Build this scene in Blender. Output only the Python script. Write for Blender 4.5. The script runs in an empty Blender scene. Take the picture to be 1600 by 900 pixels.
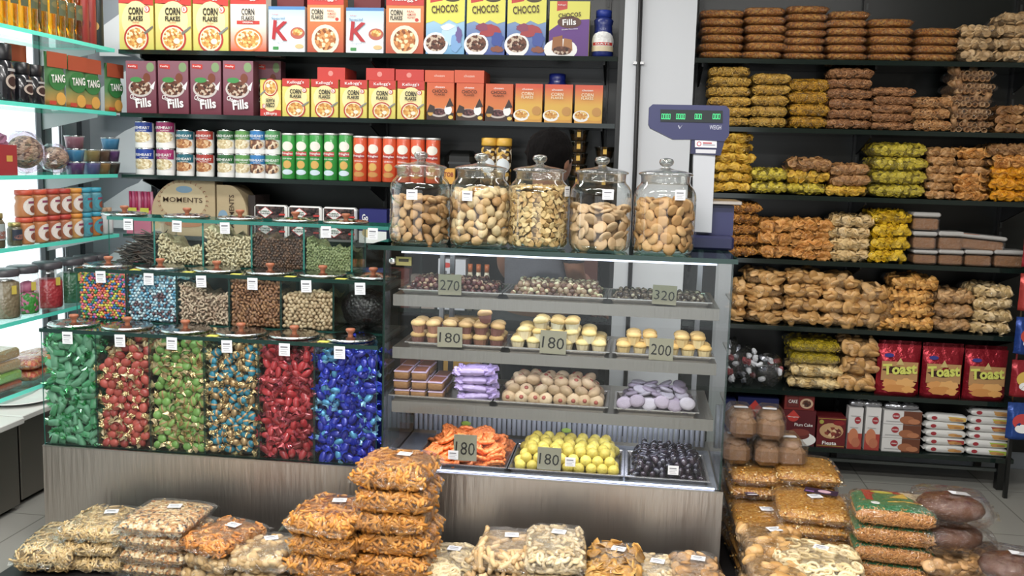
import bpy, math, random
import numpy as np
from mathutils import Vector, Matrix, Euler
rnd = random.Random(7)
SC = bpy.context.scene
COL = SC.collection
# ---------------------------------------------------------------- camera
F, PITCH, YAW, ROLL = 1492.6, .12982, .12335, .02862
CAMH = 1.5
def _rot(p, y, r):
    cp, sp, cy, sy, cr, sr = math.cos(p), math.sin(p), math.cos(y), math.sin(y), math.cos(r), math.sin(r)
    f = Vector((-sy*cp, cy*cp, -sp)); rt = Vector((cy, sy, 0)); up = rt.cross(f)
    return rt*cr + up*sr, -rt*sr + up*cr, f
RT, UP, FW = _rot(PITCH, YAW, ROLL)
cam = bpy.data.cameras.new('camera'); camo = bpy.data.objects.new('camera', cam); COL.objects.link(camo)
cam.sensor_width = 36; cam.lens = F*36/1600; cam.clip_start = .05
m = Matrix((RT, UP, -FW)).transposed().to_4x4(); m.translation = (0, 0, CAMH); camo.matrix_world = m
SC.camera = camo
def ray(px, py): return RT*((px-800)/F) - UP*((py-450)/F) + FW
def at(px, py, Y):
    d = ray(px, py); v = d*(Y/d.y); return Vector((v.x, v.y, v.z+CAMH))
def atz(px, py, z):
    d = ray(px, py); v = d*((z-CAMH)/d.z); return Vector((v.x, v.y, v.z+CAMH))
def atx(px, py, x):
    d = ray(px, py); v = d*(x/d.x); return Vector((v.x, v.y, v.z+CAMH))
# ---------------------------------------------------------------- world, lamps, exposure
SC.view_settings.view_transform = 'Standard'; SC.view_settings.look = 'None'
SC.view_settings.gamma = 1; SC.view_settings.use_curve_mapping = False
SC.view_settings.exposure = 0.0
SC.cycles.transparent_max_bounces = 32; SC.cycles.max_bounces = 7
SC.cycles.diffuse_bounces = 3; SC.cycles.glossy_bounces = 3; SC.cycles.transmission_bounces = 4
SC.cycles.caustics_reflective = False; SC.cycles.caustics_refractive = False
SC.cycles.sample_clamp_indirect = 4.0
w = bpy.data.worlds.new('sky'); SC.world = w; w.use_nodes = True
w.node_tree.nodes['Background'].inputs[0].default_value = (.93, .97, 1, 1)
w.node_tree.nodes['Background'].inputs[1].default_value = 1.9
def area(loc, sx, sy, power, color=(1, .975, .945), aim=(0, 0, -1)):
    l = bpy.data.lights.new('ceiling_lamp', 'AREA'); l.shape = 'RECTANGLE'; l.size = sx; l.size_y = sy
    l.energy = power; l.color = color
    o = bpy.data.objects.new('ceiling_lamp', l); COL.objects.link(o); o.location = loc
    o.rotation_euler = Vector(aim).to_track_quat('-Z', 'Y').to_euler(); return o
for lx, ly, pw in ((-1.9, 2.1, 40), (-.35, 1.9, 46), (1.25, 2.0, 30), (-.6, .2, 60), (.6, .0, 56), (-2.2, 4.1, 24), (-1.0, 4.1, 10), (.9, 3.7, 4), (-1.6, -1.2, 40)):
    area((lx, ly, 2.92), 1.15, .16, pw)
# ---------------------------------------------------------------- materials
_M = {}
def _new(name):
    m = bpy.data.materials.new(name); m.use_nodes = True
    nt = m.node_tree; b = nt.nodes['Principled BSDF']; return m, nt, b
def lin(c):
    if isinstance(c, str):
        c = tuple(int(c[i:i+2], 16)/255 for i in (0, 2, 4))
        c = tuple(x/12.92 if x <= .04045 else ((x+.055)/1.055)**2.4 for x in c); g = .3*c[0]+.6*c[1]+.1*c[2]
        return tuple(x*.9+g*.1 for x in c) + (1,)
    return tuple(c) + (1,)
def tone(c, k):
    q = lin(c); g = k**2.2; m = .3*q[0]+.6*q[1]+.1*q[2]; return tuple(min(.95, max(.002, (m+(x-m)*1.15)*g)) for x in q[:3])
def coords(nt, scale=(1, 1, 1)):
    t = nt.nodes.new('ShaderNodeTexCoord'); mp = nt.nodes.new('ShaderNodeMapping'); mp.inputs['Scale'].default_value = scale
    nt.links.new(t.outputs['Object'], mp.inputs[0]); return mp.outputs[0]
def mat(c, rough=.5, metal=0, bump=0, bscale=80, var=0, coat=0, stretch=(1, 1, 1), emit=0, sub=0, spec=.5):
    key = ('p', c, rough, metal, bump, bscale, var, coat, stretch, emit, sub, spec)
    if key in _M: return _M[key]
    m, nt, b = _new('surface'); b.inputs['Base Color'].default_value = lin(c)
    b.inputs['Roughness'].default_value = rough; b.inputs['Metallic'].default_value = metal
    b.inputs['Coat Weight'].default_value = coat; b.inputs['Specular IOR Level'].default_value = spec
    if emit: b.inputs['Emission Color'].default_value = lin(c); b.inputs['Emission Strength'].default_value = emit
    if bump or var:
        n = nt.nodes.new('ShaderNodeTexNoise'); n.inputs['Scale'].default_value = bscale; n.inputs['Detail'].default_value = 3
        nt.links.new(coords(nt, stretch), n.inputs[0])
        if bump:
            bp = nt.nodes.new('ShaderNodeBump'); bp.inputs['Strength'].default_value = bump; bp.inputs['Distance'].default_value = .01
            nt.links.new(n.outputs[0], bp.inputs['Height']); nt.links.new(bp.outputs[0], b.inputs['Normal'])
        if var:
            oi = nt.nodes.new('ShaderNodeObjectInfo'); hs = nt.nodes.new('ShaderNodeHueSaturation')
            hs.inputs['Color'].default_value = lin(c)
            mr = nt.nodes.new('ShaderNodeMapRange'); mr.inputs[3].default_value = 1-var; mr.inputs[4].default_value = 1+var
            ad = nt.nodes.new('ShaderNodeMath'); ad.operation = 'ADD'
            ad2 = nt.nodes.new('ShaderNodeMath'); ad2.operation = 'MULTIPLY'; ad2.inputs[1].default_value = .5
            nt.links.new(oi.outputs['Random'], ad.inputs[0]); nt.links.new(n.outputs[0], ad.inputs[1]); nt.links.new(ad.outputs[0], ad2.inputs[0])
            nt.links.new(ad2.outputs[0], mr.inputs[0]); nt.links.new(mr.outputs[0], hs.inputs['Value'])
            nt.links.new(hs.outputs[0], b.inputs['Base Color'])
    _M[key] = m; return m
def speck(cols, scale=120, rough=.5, bump=.6, detail=0, stretch=(1, 1, 1), coat=0):
    """mixture of little pieces: voronoi cells with colours from a palette"""
    key = ('s', tuple(cols), scale, rough, bump, stretch, coat)
    if key in _M: return _M[key]
    m, nt, b = _new('mixture'); b.inputs['Roughness'].default_value = rough; b.inputs['Coat Weight'].default_value = coat
    v = nt.nodes.new('ShaderNodeTexVoronoi'); v.inputs['Scale'].default_value = scale
    nt.links.new(coords(nt, stretch), v.inputs['Vector'])
    sp = nt.nodes.new('ShaderNodeSeparateColor'); nt.links.new(v.outputs['Color'], sp.inputs[0])
    cr = nt.nodes.new('ShaderNodeValToRGB'); cr.color_ramp.interpolation = 'CONSTANT'
    e = cr.color_ramp.elements; n = len(cols)
    e[0].position = 0; e[0].color = lin(cols[0]); e[1].position = 1/n; e[1].color = lin(cols[1 % n])
    for i in range(2, n): q = e.new(i/n); q.color = lin(cols[i])
    nt.links.new(sp.outputs[0], cr.inputs[0]); nt.links.new(cr.outputs[0], b.inputs['Base Color'])
    bp = nt.nodes.new('ShaderNodeBump'); bp.inputs['Strength'].default_value = bump; bp.inputs['Distance'].default_value = .3/scale; bp.invert = True
    nt.links.new(v.outputs['Distance'], bp.inputs['Height']); nt.links.new(bp.outputs[0], b.inputs['Normal'])
    _M[key] = m; return m
def grad(c0, c1, z0, z1, rough=.45):
    """printed colour blend between two heights of a pack"""
    key = ('g', c0, c1, z0, z1, rough)
    if key in _M: return _M[key]
    m, nt, b = _new('print'); b.inputs['Roughness'].default_value = rough
    s = nt.nodes.new('ShaderNodeSeparateXYZ'); nt.links.new(coords(nt), s.inputs[0])
    mr = nt.nodes.new('ShaderNodeMapRange'); mr.inputs[1].default_value = z0; mr.inputs[2].default_value = z1
    mx = nt.nodes.new('ShaderNodeMix'); mx.data_type = 'RGBA'; mx.inputs['A'].default_value = lin(c0); mx.inputs['B'].default_value = lin(c1)
    nt.links.new(s.outputs[2], mr.inputs[0]); nt.links.new(mr.outputs[0], mx.inputs['Factor']); nt.links.new(mx.outputs['Result'], b.inputs['Base Color'])
    _M[key] = m; return m
def clear(tint=(1, 1, 1), lo=.05, hi=.6, rough=.03, bump=0, bscale=30, gl=(1, 1, 1), power=3.0, stretch=(1, 1, 1)):
    """thin clear sheet: see-through with a fresnel-like reflection, optional wrinkles"""
    key = ('c', tint, lo, hi, rough, bump, bscale, gl, power, stretch)
    if key in _M: return _M[key]
    m = bpy.data.materials.new('clear'); m.use_nodes = True; nt = m.node_tree; nt.nodes.remove(nt.nodes['Principled BSDF'])
    out = nt.nodes['Material Output']; t = nt.nodes.new('ShaderNodeBsdfTransparent'); t.inputs[0].default_value = tuple(tint)+(1,)
    g = nt.nodes.new('ShaderNodeBsdfGlossy'); g.inputs['Roughness'].default_value = rough; g.inputs[0].default_value = tuple(gl)+(1,)
    lw = nt.nodes.new('ShaderNodeLayerWeight'); pw = nt.nodes.new('ShaderNodeMath'); pw.operation = 'POWER'; pw.inputs[1].default_value = power
    mr = nt.nodes.new('ShaderNodeMapRange'); mr.inputs[3].default_value = lo; mr.inputs[4].default_value = hi
    nt.links.new(lw.outputs['Facing'], pw.inputs[0]); nt.links.new(pw.outputs[0], mr.inputs[0])
    mx = nt.nodes.new('ShaderNodeMixShader'); nt.links.new(mr.outputs[0], mx.inputs[0]); nt.links.new(t.outputs[0], mx.inputs[1]); nt.links.new(g.outputs[0], mx.inputs[2])
    if bump:
        n = nt.nodes.new('ShaderNodeTexNoise'); n.inputs['Scale'].default_value = bscale; n.inputs['Detail'].default_value = 4; n.inputs['Distortion'].default_value = 1.5
        nt.links.new(coords(nt, stretch), n.inputs[0]); bp = nt.nodes.new('ShaderNodeBump'); bp.inputs['Strength'].default_value = bump; bp.inputs['Distance'].default_value = .02
        nt.links.new(n.outputs[0], bp.inputs['Height']); nt.links.new(bp.outputs[0], g.inputs['Normal']); nt.links.new(bp.outputs[0], lw.inputs['Normal'])
    nt.links.new(mx.outputs[0], out.inputs[0]); _M[key] = m; return m
FILM = clear(lo=.05, hi=.6, rough=.05, bump=1.0, bscale=55, power=1.7)
FILM2 = clear(tint=(.98, .98, .98), lo=.05, hi=.6, rough=.08, bump=1.0, bscale=26, power=1.7)
GLASS = clear(tint=(.975, .99, .985), lo=.014, hi=.7, rough=.01)
GLASSD = clear(tint=(.88, .96, .93), lo=.03, hi=.7, rough=.01)
EDGE = mat('2f7f74', .15); EDGED = mat('17352f', .12)
JARG = clear(tint=(.95, .97, .96), lo=.05, hi=.95, rough=.03, power=2.2)
JARL = clear(tint=(.78, .80, .79), lo=.12, hi=.95, rough=.06, power=1.5, bump=.15, bscale=40)
STEEL = mat('b9b4ad', .30, 1, bump=.12, bscale=6, stretch=(30, 1, 1))
STEELB = mat('c4bbb2', .36, 1, bump=.3, bscale=5, stretch=(9, 1, .8))
STEELD = mat('8d8983', .36, 1)
CHROME = mat('d8d8d8', .12, 1, bump=.3, bscale=30)
BLACK = mat('101211', .35); BLACKG = mat('0b100f', .12)
WHITE = mat('e8e8e6', .5); PAPER = mat('dcdcda', .7); INK = mat('1c1a1a', .6)
# ---------------------------------------------------------------- mesh tools
class MB:
    def __init__(s): s.V = []; s.F = []; s.MI = []; s.SM = []; s.n = 0; s.mats = []
    def mi(s, m):
        if m not in s.mats: s.mats.append(m)
        return s.mats.index(m)
    def add(s, V, Fc, m, loc=(0, 0, 0), rot=None, sc=None, smooth=True):
        V = np.asarray(V, float)
        if sc is not None: V = V*np.asarray(sc, float)
        if rot is not None: V = V @ np.array(rot.to_matrix() if isinstance(rot, Euler) else rot).T
        V = V+np.asarray(loc, float)
        k = s.mi(m); s.V.append(V); s.F += [tuple(i+s.n for i in f) for f in Fc]
        s.MI += [k]*len(Fc); s.SM += [smooth]*len(Fc); s.n += len(V); return s
    def box(s, x0, x1, y0, y1, z0, z1, m, front=None, bev=0):
        if bev:
            V, Fc = bevbox(x1-x0, y1-y0, z1-z0, bev); return s.add(V, Fc, m, ((x0+x1)/2, (y0+y1)/2, (z0+z1)/2), smooth=False)
        V = [(x, y, z) for x in (x0, x1) for y in (y0, y1) for z in (z0, z1)]
        Fc = [(0, 1, 3, 2), (4, 6, 7, 5), (0, 4, 5, 1), (2, 3, 7, 6), (0, 2, 6, 4), (1, 5, 7, 3)]
        return s.add(V, Fc, m, smooth=False)
    def mesh(s, name='mesh'):
        me = bpy.data.meshes.new(name)
        me.from_pydata(np.concatenate(s.V).tolist() if s.V else [], [], s.F)
        for m in s.mats: me.materials.append(m)
        me.polygons.foreach_set('material_index', s.MI); me.polygons.foreach_set('use_smooth', s.SM); me.update(); return me
def bevbox(w, d, h, b):
    V = []; 
    for z, k in ((-h/2, b), (-h/2+b, 0), (h/2-b, 0), (h/2, b)):
        for sx, sy, o in ((-1, -1, 0), (1, -1, 1), (1, 1, 0), (-1, 1, 1)):
            X, Y = w/2-k, d/2-k; c = b if k == 0 else b*.3
            a = (sx*X, sy*(Y-c)); e = (sx*(X-c), sy*Y)
            V += [(p[0], p[1], z) for p in ((a, e) if o else (e, a))] if False else [(p[0], p[1], z) for p in ((a, e) if (sx*sy > 0) else (e, a))]
    n = 8; Fc = []
    for j in range(3):
        for i in range(n): Fc.append((j*n+i, j*n+(i+1) % n, (j+1)*n+(i+1) % n, (j+1)*n+i))
    Fc.append(tuple(range(n))[::-1]); Fc.append(tuple(3*n+i for i in range(n)))
    return np.array(V), Fc
def lathe(prof, n=24, caps=True):
    V = []; Fc = []
    for r, z in prof:
        for i in range(n): a = 2*math.pi*i/n; V.append((r*math.cos(a), r*math.sin(a), z))
    for j in range(len(prof)-1):
        for i in range(n): Fc.append((j*n+i, j*n+(i+1) % n, (j+1)*n+(i+1) % n, (j+1)*n+i))
    if caps:
        Fc.append(tuple(range(n))[::-1]); k = (len(prof)-1)*n; Fc.append(tuple(k+i for i in range(n)))
    return np.array(V), Fc
def tube(pts, rad, n=6):
    P = [Vector(p) for p in pts]; V = []; Fc = []
    if not hasattr(rad, '__len__'): rad = [rad]*len(P)
    up = Vector((.13, .21, .97))
    for i, p in enumerate(P):
        t = (P[min(i+1, len(P)-1)]-P[max(i-1, 0)]); t = t.normalized() if t.length > 1e-9 else Vector((1, 0, 0))
        a = t.cross(up); a = a.normalized() if a.length > .05 else t.cross(Vector((1, 0, 0))).normalized()
        b = t.cross(a)
        for k in range(n):
            q = 2*math.pi*k/n; V.append(tuple(p+a*(rad[i]*math.cos(q))+b*(rad[i]*math.sin(q))))
    for i in range(len(P)-1):
        for k in range(n): Fc.append((i*n+k, i*n+(k+1) % n, (i+1)*n+(k+1) % n, (i+1)*n+k))
    Fc.append(tuple(range(n))[::-1]); k = (len(P)-1)*n; Fc.append(tuple(k+i for i in range(n)))
    return np.array(V), Fc
def torus(R, r, n=12, m=6, arc=1.0, squash=1):
    if arc < 1:
        return tube([(R*math.cos(arc*2*math.pi*i/n), R*math.sin(arc*2*math.pi*i/n), 0) for i in range(n+1)], r, m)
    V = []; Fc = []
    for i in range(n):
        a = 2*math.pi*i/n
        for j in range(m):
            b = 2*math.pi*j/m; V.append(((R+r*math.cos(b))*math.cos(a), (R+r*math.cos(b))*math.sin(a), r*math.sin(b)*squash))
    for i in range(n):
        for j in range(m): Fc.append((i*m+j, ((i+1) % n)*m+j, ((i+1) % n)*m+(j+1) % m, i*m+(j+1) % m))
    return np.array(V), Fc
def ball(rx, ry=None, rz=None, n=8, m=5, lump=0, seed=0):
    ry = rx if ry is None else ry; rz = rx if rz is None else rz
    rr = random.Random(seed); V = [(0, 0, -1)]; Fc = []
    for j in range(1, m):
        t = math.pi*j/m-math.pi/2
        for i in range(n): a = 2*math.pi*i/n; V.append((math.cos(t)*math.cos(a), math.cos(t)*math.sin(a), math.sin(t)))
    V.append((0, 0, 1)); V = np.array(V)
    if lump: V = V*np.array([[1+lump*(rr.random()-.5)*2] for _ in V])
    V = V*np.array([rx, ry, rz])
    for i in range(n): Fc.append((0, 1+(i+1) % n, 1+i))
    for j in range(m-2):
        for i in range(n): Fc.append((1+j*n+i, 1+j*n+(i+1) % n, 1+(j+1)*n+(i+1) % n, 1+(j+1)*n+i))
    k = 1+(m-2)*n
    for i in range(n): Fc.append((k+i, k+(i+1) % n, len(V)-1))
    return V, Fc
def cookie(r, h, n=12, ry=1):
    V, Fc = lathe([(r*.75, -h/2), (r*.97, -h*.25), (r, 0), (r*.93, h*.3), (r*.6, h*.48), (r*.05, h*.5)], n); return V*np.array([1, ry, 1]), Fc
def chip(r, n=9, t=.0012, bend=.35, seed=0):
    rr = random.Random(seed); V = []; Fc = []
    rad = [1]*n
    for s_ in (1, -1):
        V.append((0, 0, s_*t))
        for q, ring in ((.6, 0), (1, 1)):
            for i in range(n):
                a = 2*math.pi*i/n; k = q*(1+(rad[i]-1)*ring)*(1+.12*math.sin(a*3+seed)); x, y = r*k*math.cos(a), r*k*math.sin(a)
                V.append((x, y, s_*t*(1-.6*ring)+bend*x*x/r-bend*.4*y*y/r))
    o = 1+2*n
    for b, f in ((0, 1), (o, -1)):
        for i in range(n):
            j = (i+1) % n; t1 = (b, b+1+i, b+1+j); q1 = (b+1+i, b+1+n+i, b+1+n+j, b+1+j)
            Fc += [t1, q1] if f > 0 else [t1[::-1], q1[::-1]]
    for i in range(n): j = (i+1) % n; Fc.append((1+n+i, o+1+n+i, o+1+n+j, 1+n+j))
    return np.array(V), Fc
_T = {}
def textgeo(s, bold=.0):
    bold *= .45
    if (s, bold) in _T: return _T[(s, bold)]
    c = bpy.data.curves.new('letters', 'FONT'); c.body = s; c.align_x = 'CENTER'; c.align_y = 'CENTER'; c.resolution_u = 2; c.offset = bold
    o = bpy.data.objects.new('letters', c); me = bpy.data.meshes.new_from_object(o)
    V = np.array([tuple(v.co) for v in me.vertices]) if len(me.vertices) else np.zeros((1, 3)); Fc = [tuple(p.vertices) for p in me.polygons]
    bpy.data.objects.remove(o); bpy.data.curves.remove(c); bpy.data.meshes.remove(me)
    lo, hi = V.min(0), V.max(0); V = V-(lo+hi)/2; sz = np.maximum(hi-lo, 1e-6)
    V[:, 0] /= sz[0]; V[:, 1] /= sz[1]; V[:, 2] = 0
    _T[(s, bold)] = (V, Fc); return _T[(s, bold)]
# front art: normalised coordinates on a face of size w x h, facing -Y, laid at y=-off; wrap bends it round a can of radius r
def art(mb, items, w, h, y0, wrap=None, z0=0, lay=.0005):
    off = .0045 if lay > .0007 else (.0009 if wrap else .0002); lay = .00012 if lay > .0007 else .0003
    for it in items:
        k = it[0]; off += lay
        if k == 'rect': _, x0, a0, x1, a1, m = it; n = 24 if wrap else 4; V = [(x0+(x1-x0)*i/n, z) for z in (a0, a1) for i in range(n+1)]; Fc = [(i, i+1, n+2+i, n+1+i) for i in range(n)]
        elif k == 'disc':
            _, cx, cz, rx, rz, m = it; n = 20; rz = rz*1.0
            V = [(cx, cz)]+[(cx+q*rx*math.cos(2*math.pi*i/n), cz+q*rz*math.sin(2*math.pi*i/n)) for q in (.35, .7, 1) for i in range(n)]; Fc = [(0, 1+i, 1+(i+1) % n) for i in range(n)]+[(1+k*n+i, 1+(k+1)*n+i, 1+(k+1)*n+(i+1) % n, 1+k*n+(i+1) % n) for k in (0, 1) for i in range(n)]
        elif k == 'poly': _, V, m = it; Fc = [tuple(range(len(V)))]
        elif k == 'text':
            _, s, cx, cz, tw, th, m = it[:7]; rot = it[7] if len(it) > 7 else 0; bold = it[8] if len(it) > 8 else .02
            G, Fc = textgeo(s, bold); c_, s_ = math.cos(rot), math.sin(rot)
            V = [(cx+(x*tw*w*c_-y*th*h*s_)/w, cz+(x*tw*w*s_+y*th*h*c_)/h) for x, y, _z in G]
        V = np.array(V, float); X = (V[:, 0]-.5)*w; Z = V[:, 1]*h+z0
        if wrap: P = np.stack([(wrap+off)*np.sin(X/wrap), -(wrap+off)*np.cos(X/wrap), Z], 1)
        else: P = np.stack([X, np.full(len(X), y0-off), Z], 1)
        mb.add(P, Fc, m, smooth=False)
    return mb
def blob(cx, cz, rx, rz, seed, m, n=18, amp=.35):
    q = random.Random(seed); return ('poly', [(cx+rx*math.cos(2*math.pi*i/n)*(k := 1-amp*q.random()), cz+rz*math.sin(2*math.pi*i/n)*k) for i in range(n)], m)
# ---------------------------------------------------------------- scene objects
def tag(o, label=None, cat=None, group=None, kind=None):
    if label: o['label'] = label
    if cat: o['category'] = cat
    if group: o['group'] = group
    if kind: o['kind'] = kind
    return o
def obj(name, data, parent=None, loc=(0, 0, 0), rot=None, sc=None):
    if isinstance(data, MB): data = data.mesh(name)
    o = bpy.data.objects.new(name, data); COL.objects.link(o); o.location = loc
    if rot is not None: o.rotation_euler = rot
    if sc is not None: o.scale = sc
    if parent is not None: o.parent = parent
    return o
def thing(name, label, cat, loc=(0, 0, 0), rz=0, group=None, rot=None, sc=None):
    o = bpy.data.objects.new(name, None); COL.objects.link(o); o.location = loc; o.rotation_euler = rot if rot else (0, 0, rz); o.empty_display_size = .05
    if sc: o.scale = sc
    return tag(o, label, cat, group)
def make(name, label, cat, parts, loc=(0, 0, 0), rz=0, group=None, rot=None, sc=None):
    """parts: list of (name, mesh) or (name, mesh, [sub-parts])"""
    t = thing(name, label, cat, loc, rz, group, rot, sc)
    for p in parts:
        o = obj(p[0], p[1], t)
        if len(p) > 2:
            for q in p[2]: obj(q[0], q[1], o)
    return t
def one(name, label, cat, data, loc=(0, 0, 0), rot=None, sc=None, group=None, kind=None):
    return tag(obj(name, data, None, loc, rot, sc), label, cat, group, kind)
def struct(name, mb, loc=(0, 0, 0)): return tag(obj(name, mb, None, loc), kind='structure')
def R3(r=rnd): return Euler((r.uniform(0, 6.28), r.uniform(0, 6.28), r.uniform(0, 6.28)))
def pane(mb, x0, x1, y0, y1, z0, z1, g=GLASS, e=EDGE):
    """glass sheet: clear faces, green edges. the thinnest axis is the thickness"""
    d = (x1-x0, y1-y0, z1-z0); ax = d.index(min(d))
    V = [(x, y, z) for x in (x0, x1) for y in (y0, y1) for z in (z0, z1)]
    Fc = [((0, 1, 3, 2), 0), ((4, 6, 7, 5), 0), ((0, 4, 5, 1), 1), ((2, 3, 7, 6), 1), ((0, 2, 6, 4), 2), ((1, 5, 7, 3), 2)]
    n = mb.n; mb.V.append(np.array(V, float)); mb.n += 8
    for f, a in Fc: mb.F.append(tuple(i+n for i in f)); mb.MI.append(mb.mi(g if a == ax else e)); mb.SM.append(False)
    return mb
ORD = ['first', 'second', 'third', 'fourth', 'fifth', 'sixth', 'seventh', 'eighth', 'ninth', 'tenth', 'eleventh', 'twelfth']
# ================================================================ the room
RY, FY = 4.7, 3.2                                  # front of the wall racks, front of the counter
SH = [2.02, 1.702, 1.387, 1.078, .755, .437, .162]  # shelf heights of the racks
def tiles(c, c2, sc):
    m, nt, b = _new('tiles'); b.inputs['Roughness'].default_value = .22
    t = nt.nodes.new('ShaderNodeTexBrick'); t.offset = 0; t.inputs['Scale'].default_value = sc; t.inputs['Mortar Size'].default_value = .006
    t.inputs['Color1'].default_value = lin(c); t.inputs['Color2'].default_value = lin(c); t.inputs['Mortar'].default_value = lin(c2)
    t.inputs['Brick Width'].default_value = 1; t.inputs['Row Height'].default_value = 1
    nt.links.new(coords(nt), t.inputs[0]); nt.links.new(t.outputs[0], b.inputs['Base Color']); return m
struct('floor', MB().box(-3.2, 3.2, -2.6, 5.2, -.1, 0, tiles('96958e', '77766f', 1.7)))
struct('ceiling', MB().box(-3.2, 3.2, -2.6, 5.2, 2.95, 3.05, mat('d8d6d0', .8)))
wl = mat('8f979d', .6)
WALLW = mat('d3d6da', .55)
struct('wall_back', MB().box(-3.2, 3.2, 5.1, 5.2, 0, 2.95, mat('a3abb3', .5)))
struct('wall_right', MB().box(2.9, 3.0, -2.6, 5.1, 0, 2.95, mat('7d776e', .7)))
mb = MB().box(-3.2, 3.2, -2.7, -2.6, 2.5, 2.95, mat('8a7a68', .7)); mb.box(-3.2, -2.2, -2.7, -2.6, 0, 2.5, mat('8a7a68', .7)); mb.box(1.4, 3.2, -2.7, -2.6, 0, 2.5, mat('8a7a68', .7))
struct('wall_front', mb)
# left wall: full-height windows with grey mullions between them
mb = MB().box(-3.15, -3.05, -2.6, 2.3, 0, 2.95, wl); mb.box(-3.15, -3.05, 2.3, 5.1, 0, .15, wl); mb.box(-3.15, -3.05, 2.3, 5.1, 2.6, 2.95, wl)
mb.box(-3.07, -3.05, 4.86, 5.1, .15, 2.6, wl)
struct('wall_left', mb)
def window(i, y0, y1):
    f = struct('window_%d' % i, MB().box(-3.075, -3.055, y0, y0+.02, .15, 2.6, mat('8d9398', .4)).box(-3.075, -3.055, y1-.02, y1, .15, 2.6, mat('8d9398', .4)).box(-3.075, -3.055, y0+.02, y1-.02, .15, .19, mat('8d9398', .4)).box(-3.075, -3.055, y0+.02, y1-.02, 2.56, 2.6, mat('8d9398', .4)))
    g = MB(); pane(g, -3.068, -3.062, y0+.02, y1-.02, .19, 2.56); obj('pane', g, f)
window(1, 2.3, 3.4); window(2, 3.4, 4.66); window(3, 4.66, 4.86)
struct('trim_1', MB().box(-3.05, -3.03, 4.61, 4.71, .15, 2.6, mat('8d9499', .4)))
struct('trim_2', MB().box(-3.05, -3.035, 4.97, 4.995, .15, 2.6, mat('3a3f45', .5)))
# white pillar between the two racks with a black conduit
struct('trim_3', MB().box(-.08, .255, 4.66, 5.1, 0, 2.95, mat('d4d7dc', .5, bump=.05, bscale=9)))
mb = MB(); mb.add(*tube([(.0, 4.645, 0), (-.0, 4.645, 1.5), (-.015, 4.645, 2.94)], .011, 8), mat('1a1a1c', .4))
cd = one('cable_conduit', 'black cable conduit running down the front of the white pillar', 'conduit', mb)
for z in (.6, 1.36, 1.98): obj('clip', MB().box(-.03, .02, 4.638, 4.66, z, z+.012, mat('9a9a9a', .3, 1)), cd)
# ================================================================ wall racks
def rack(label, x0, x1, ups, shelves, back, bottom=.1):
    t = thing('display_rack', label, 'rack')
    for z in shelves:
        obj('shelf', MB().box(x0, x1, RY, 5.05, z-.022, z, mat('182420', .1, var=.0)), t)
    for x in ups:
        u = MB().box(x-.015, x+.015, 5.03, 5.06, 0, 2.9, BLACK)
        for k in range(54): u.box(x-.005, x+.005, 5.027, 5.03, .15+k*.05, .18+k*.05, mat('3a3d3d', .4))
        obj('upright', u, t)
        for z in shelves[:-1]:
            b = MB(); V = [(x-.004, 5.03, z-.022), (x-.004, RY+.05, z-.022), (x-.004, RY+.05, z-.035), (x-.004, 5.03, z-.11)]; V += [(p[0]+.008, p[1], p[2]) for p in V]
            b.add(V, [(0, 1, 2, 3), (7, 6, 5, 4), (0, 4, 5, 1), (1, 5, 6, 2), (2, 6, 7, 3), (3, 7, 4, 0)], BLACK, smooth=False); obj('bracket', b, t)
    obj('back_panel', MB().box(x0, x1+(.7 if x1 > 1 else 0), 5.062, 5.095, .1, 2.9, back), t)
    return t
BACKM = mat('0f1513', .3, bump=.02, bscale=4)
rc = rack('tall black wall rack of cereal boxes, tins and crisps left of the white pillar', -2.643, -.105, (-2.55, -1.33, -.17), SH[:5]+[.437], BACKM)
obj('side_frame', MB().box(-.103, -.082, 4.70, 5.08, 0, 2.9, BLACK), rc)
rr_ = rack('tall black wall rack of bagged snacks right of the white pillar', .262, 1.86, (.30, 1.1, 1.82), SH, BACKM)
obj('leg', MB().box(1.80, 1.84, 4.72, 4.76, 0, .14, BLACK), rr_); obj('leg', MB().box(.3, .34, 4.72, 4.76, 0, .14, BLACK), rr_)
obj('base_rail', MB().box(.262, 1.86, 4.74, 4.76, .085, .1, mat('3a3f3d', .3)), rr_)
# left rack with glass shelves in front of the windows
LX = -2.652
t = thing('glass_shelf_rack', 'glass shelf rack with green edges coloured as if glowing in front of the bright windows', 'rack')
LE = mat('4ce8d2', .35); LG = clear(tint=(.80, .96, .93), lo=.05, hi=.6, rough=.02)  # LE: daylight glow of the glass edges put into a bright teal
for z in SH[:6]:
    g = MB(); pane(g, -3.0, LX, 2.35, 4.68, z-.018, z, LG, LE); obj('shelf', g, t)
for y in (2.5, 3.55, 4.62):
    obj('upright', MB().box(-3.045, -3.02, y-.015, y+.015, 0, 2.6, mat('3d4347', .4)), t)
    for z in SH[:6]:
        b = MB(); V = [(-3.02, y-.003, z-.014), (-2.72, y-.003, z-.014), (-2.72, y-.003, z-.03), (-3.02, y-.003, z-.1)]; V += [(p[0], p[1]+.006, p[2]) for p in V]
        b.add(V, [(3, 2, 1, 0), (4, 5, 6, 7), (0, 1, 5, 4), (1, 2, 6, 5), (2, 3, 7, 6), (3, 0, 4, 7)], mat('b9bcbe', .4), smooth=False); obj('bracket', b, t)
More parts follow.
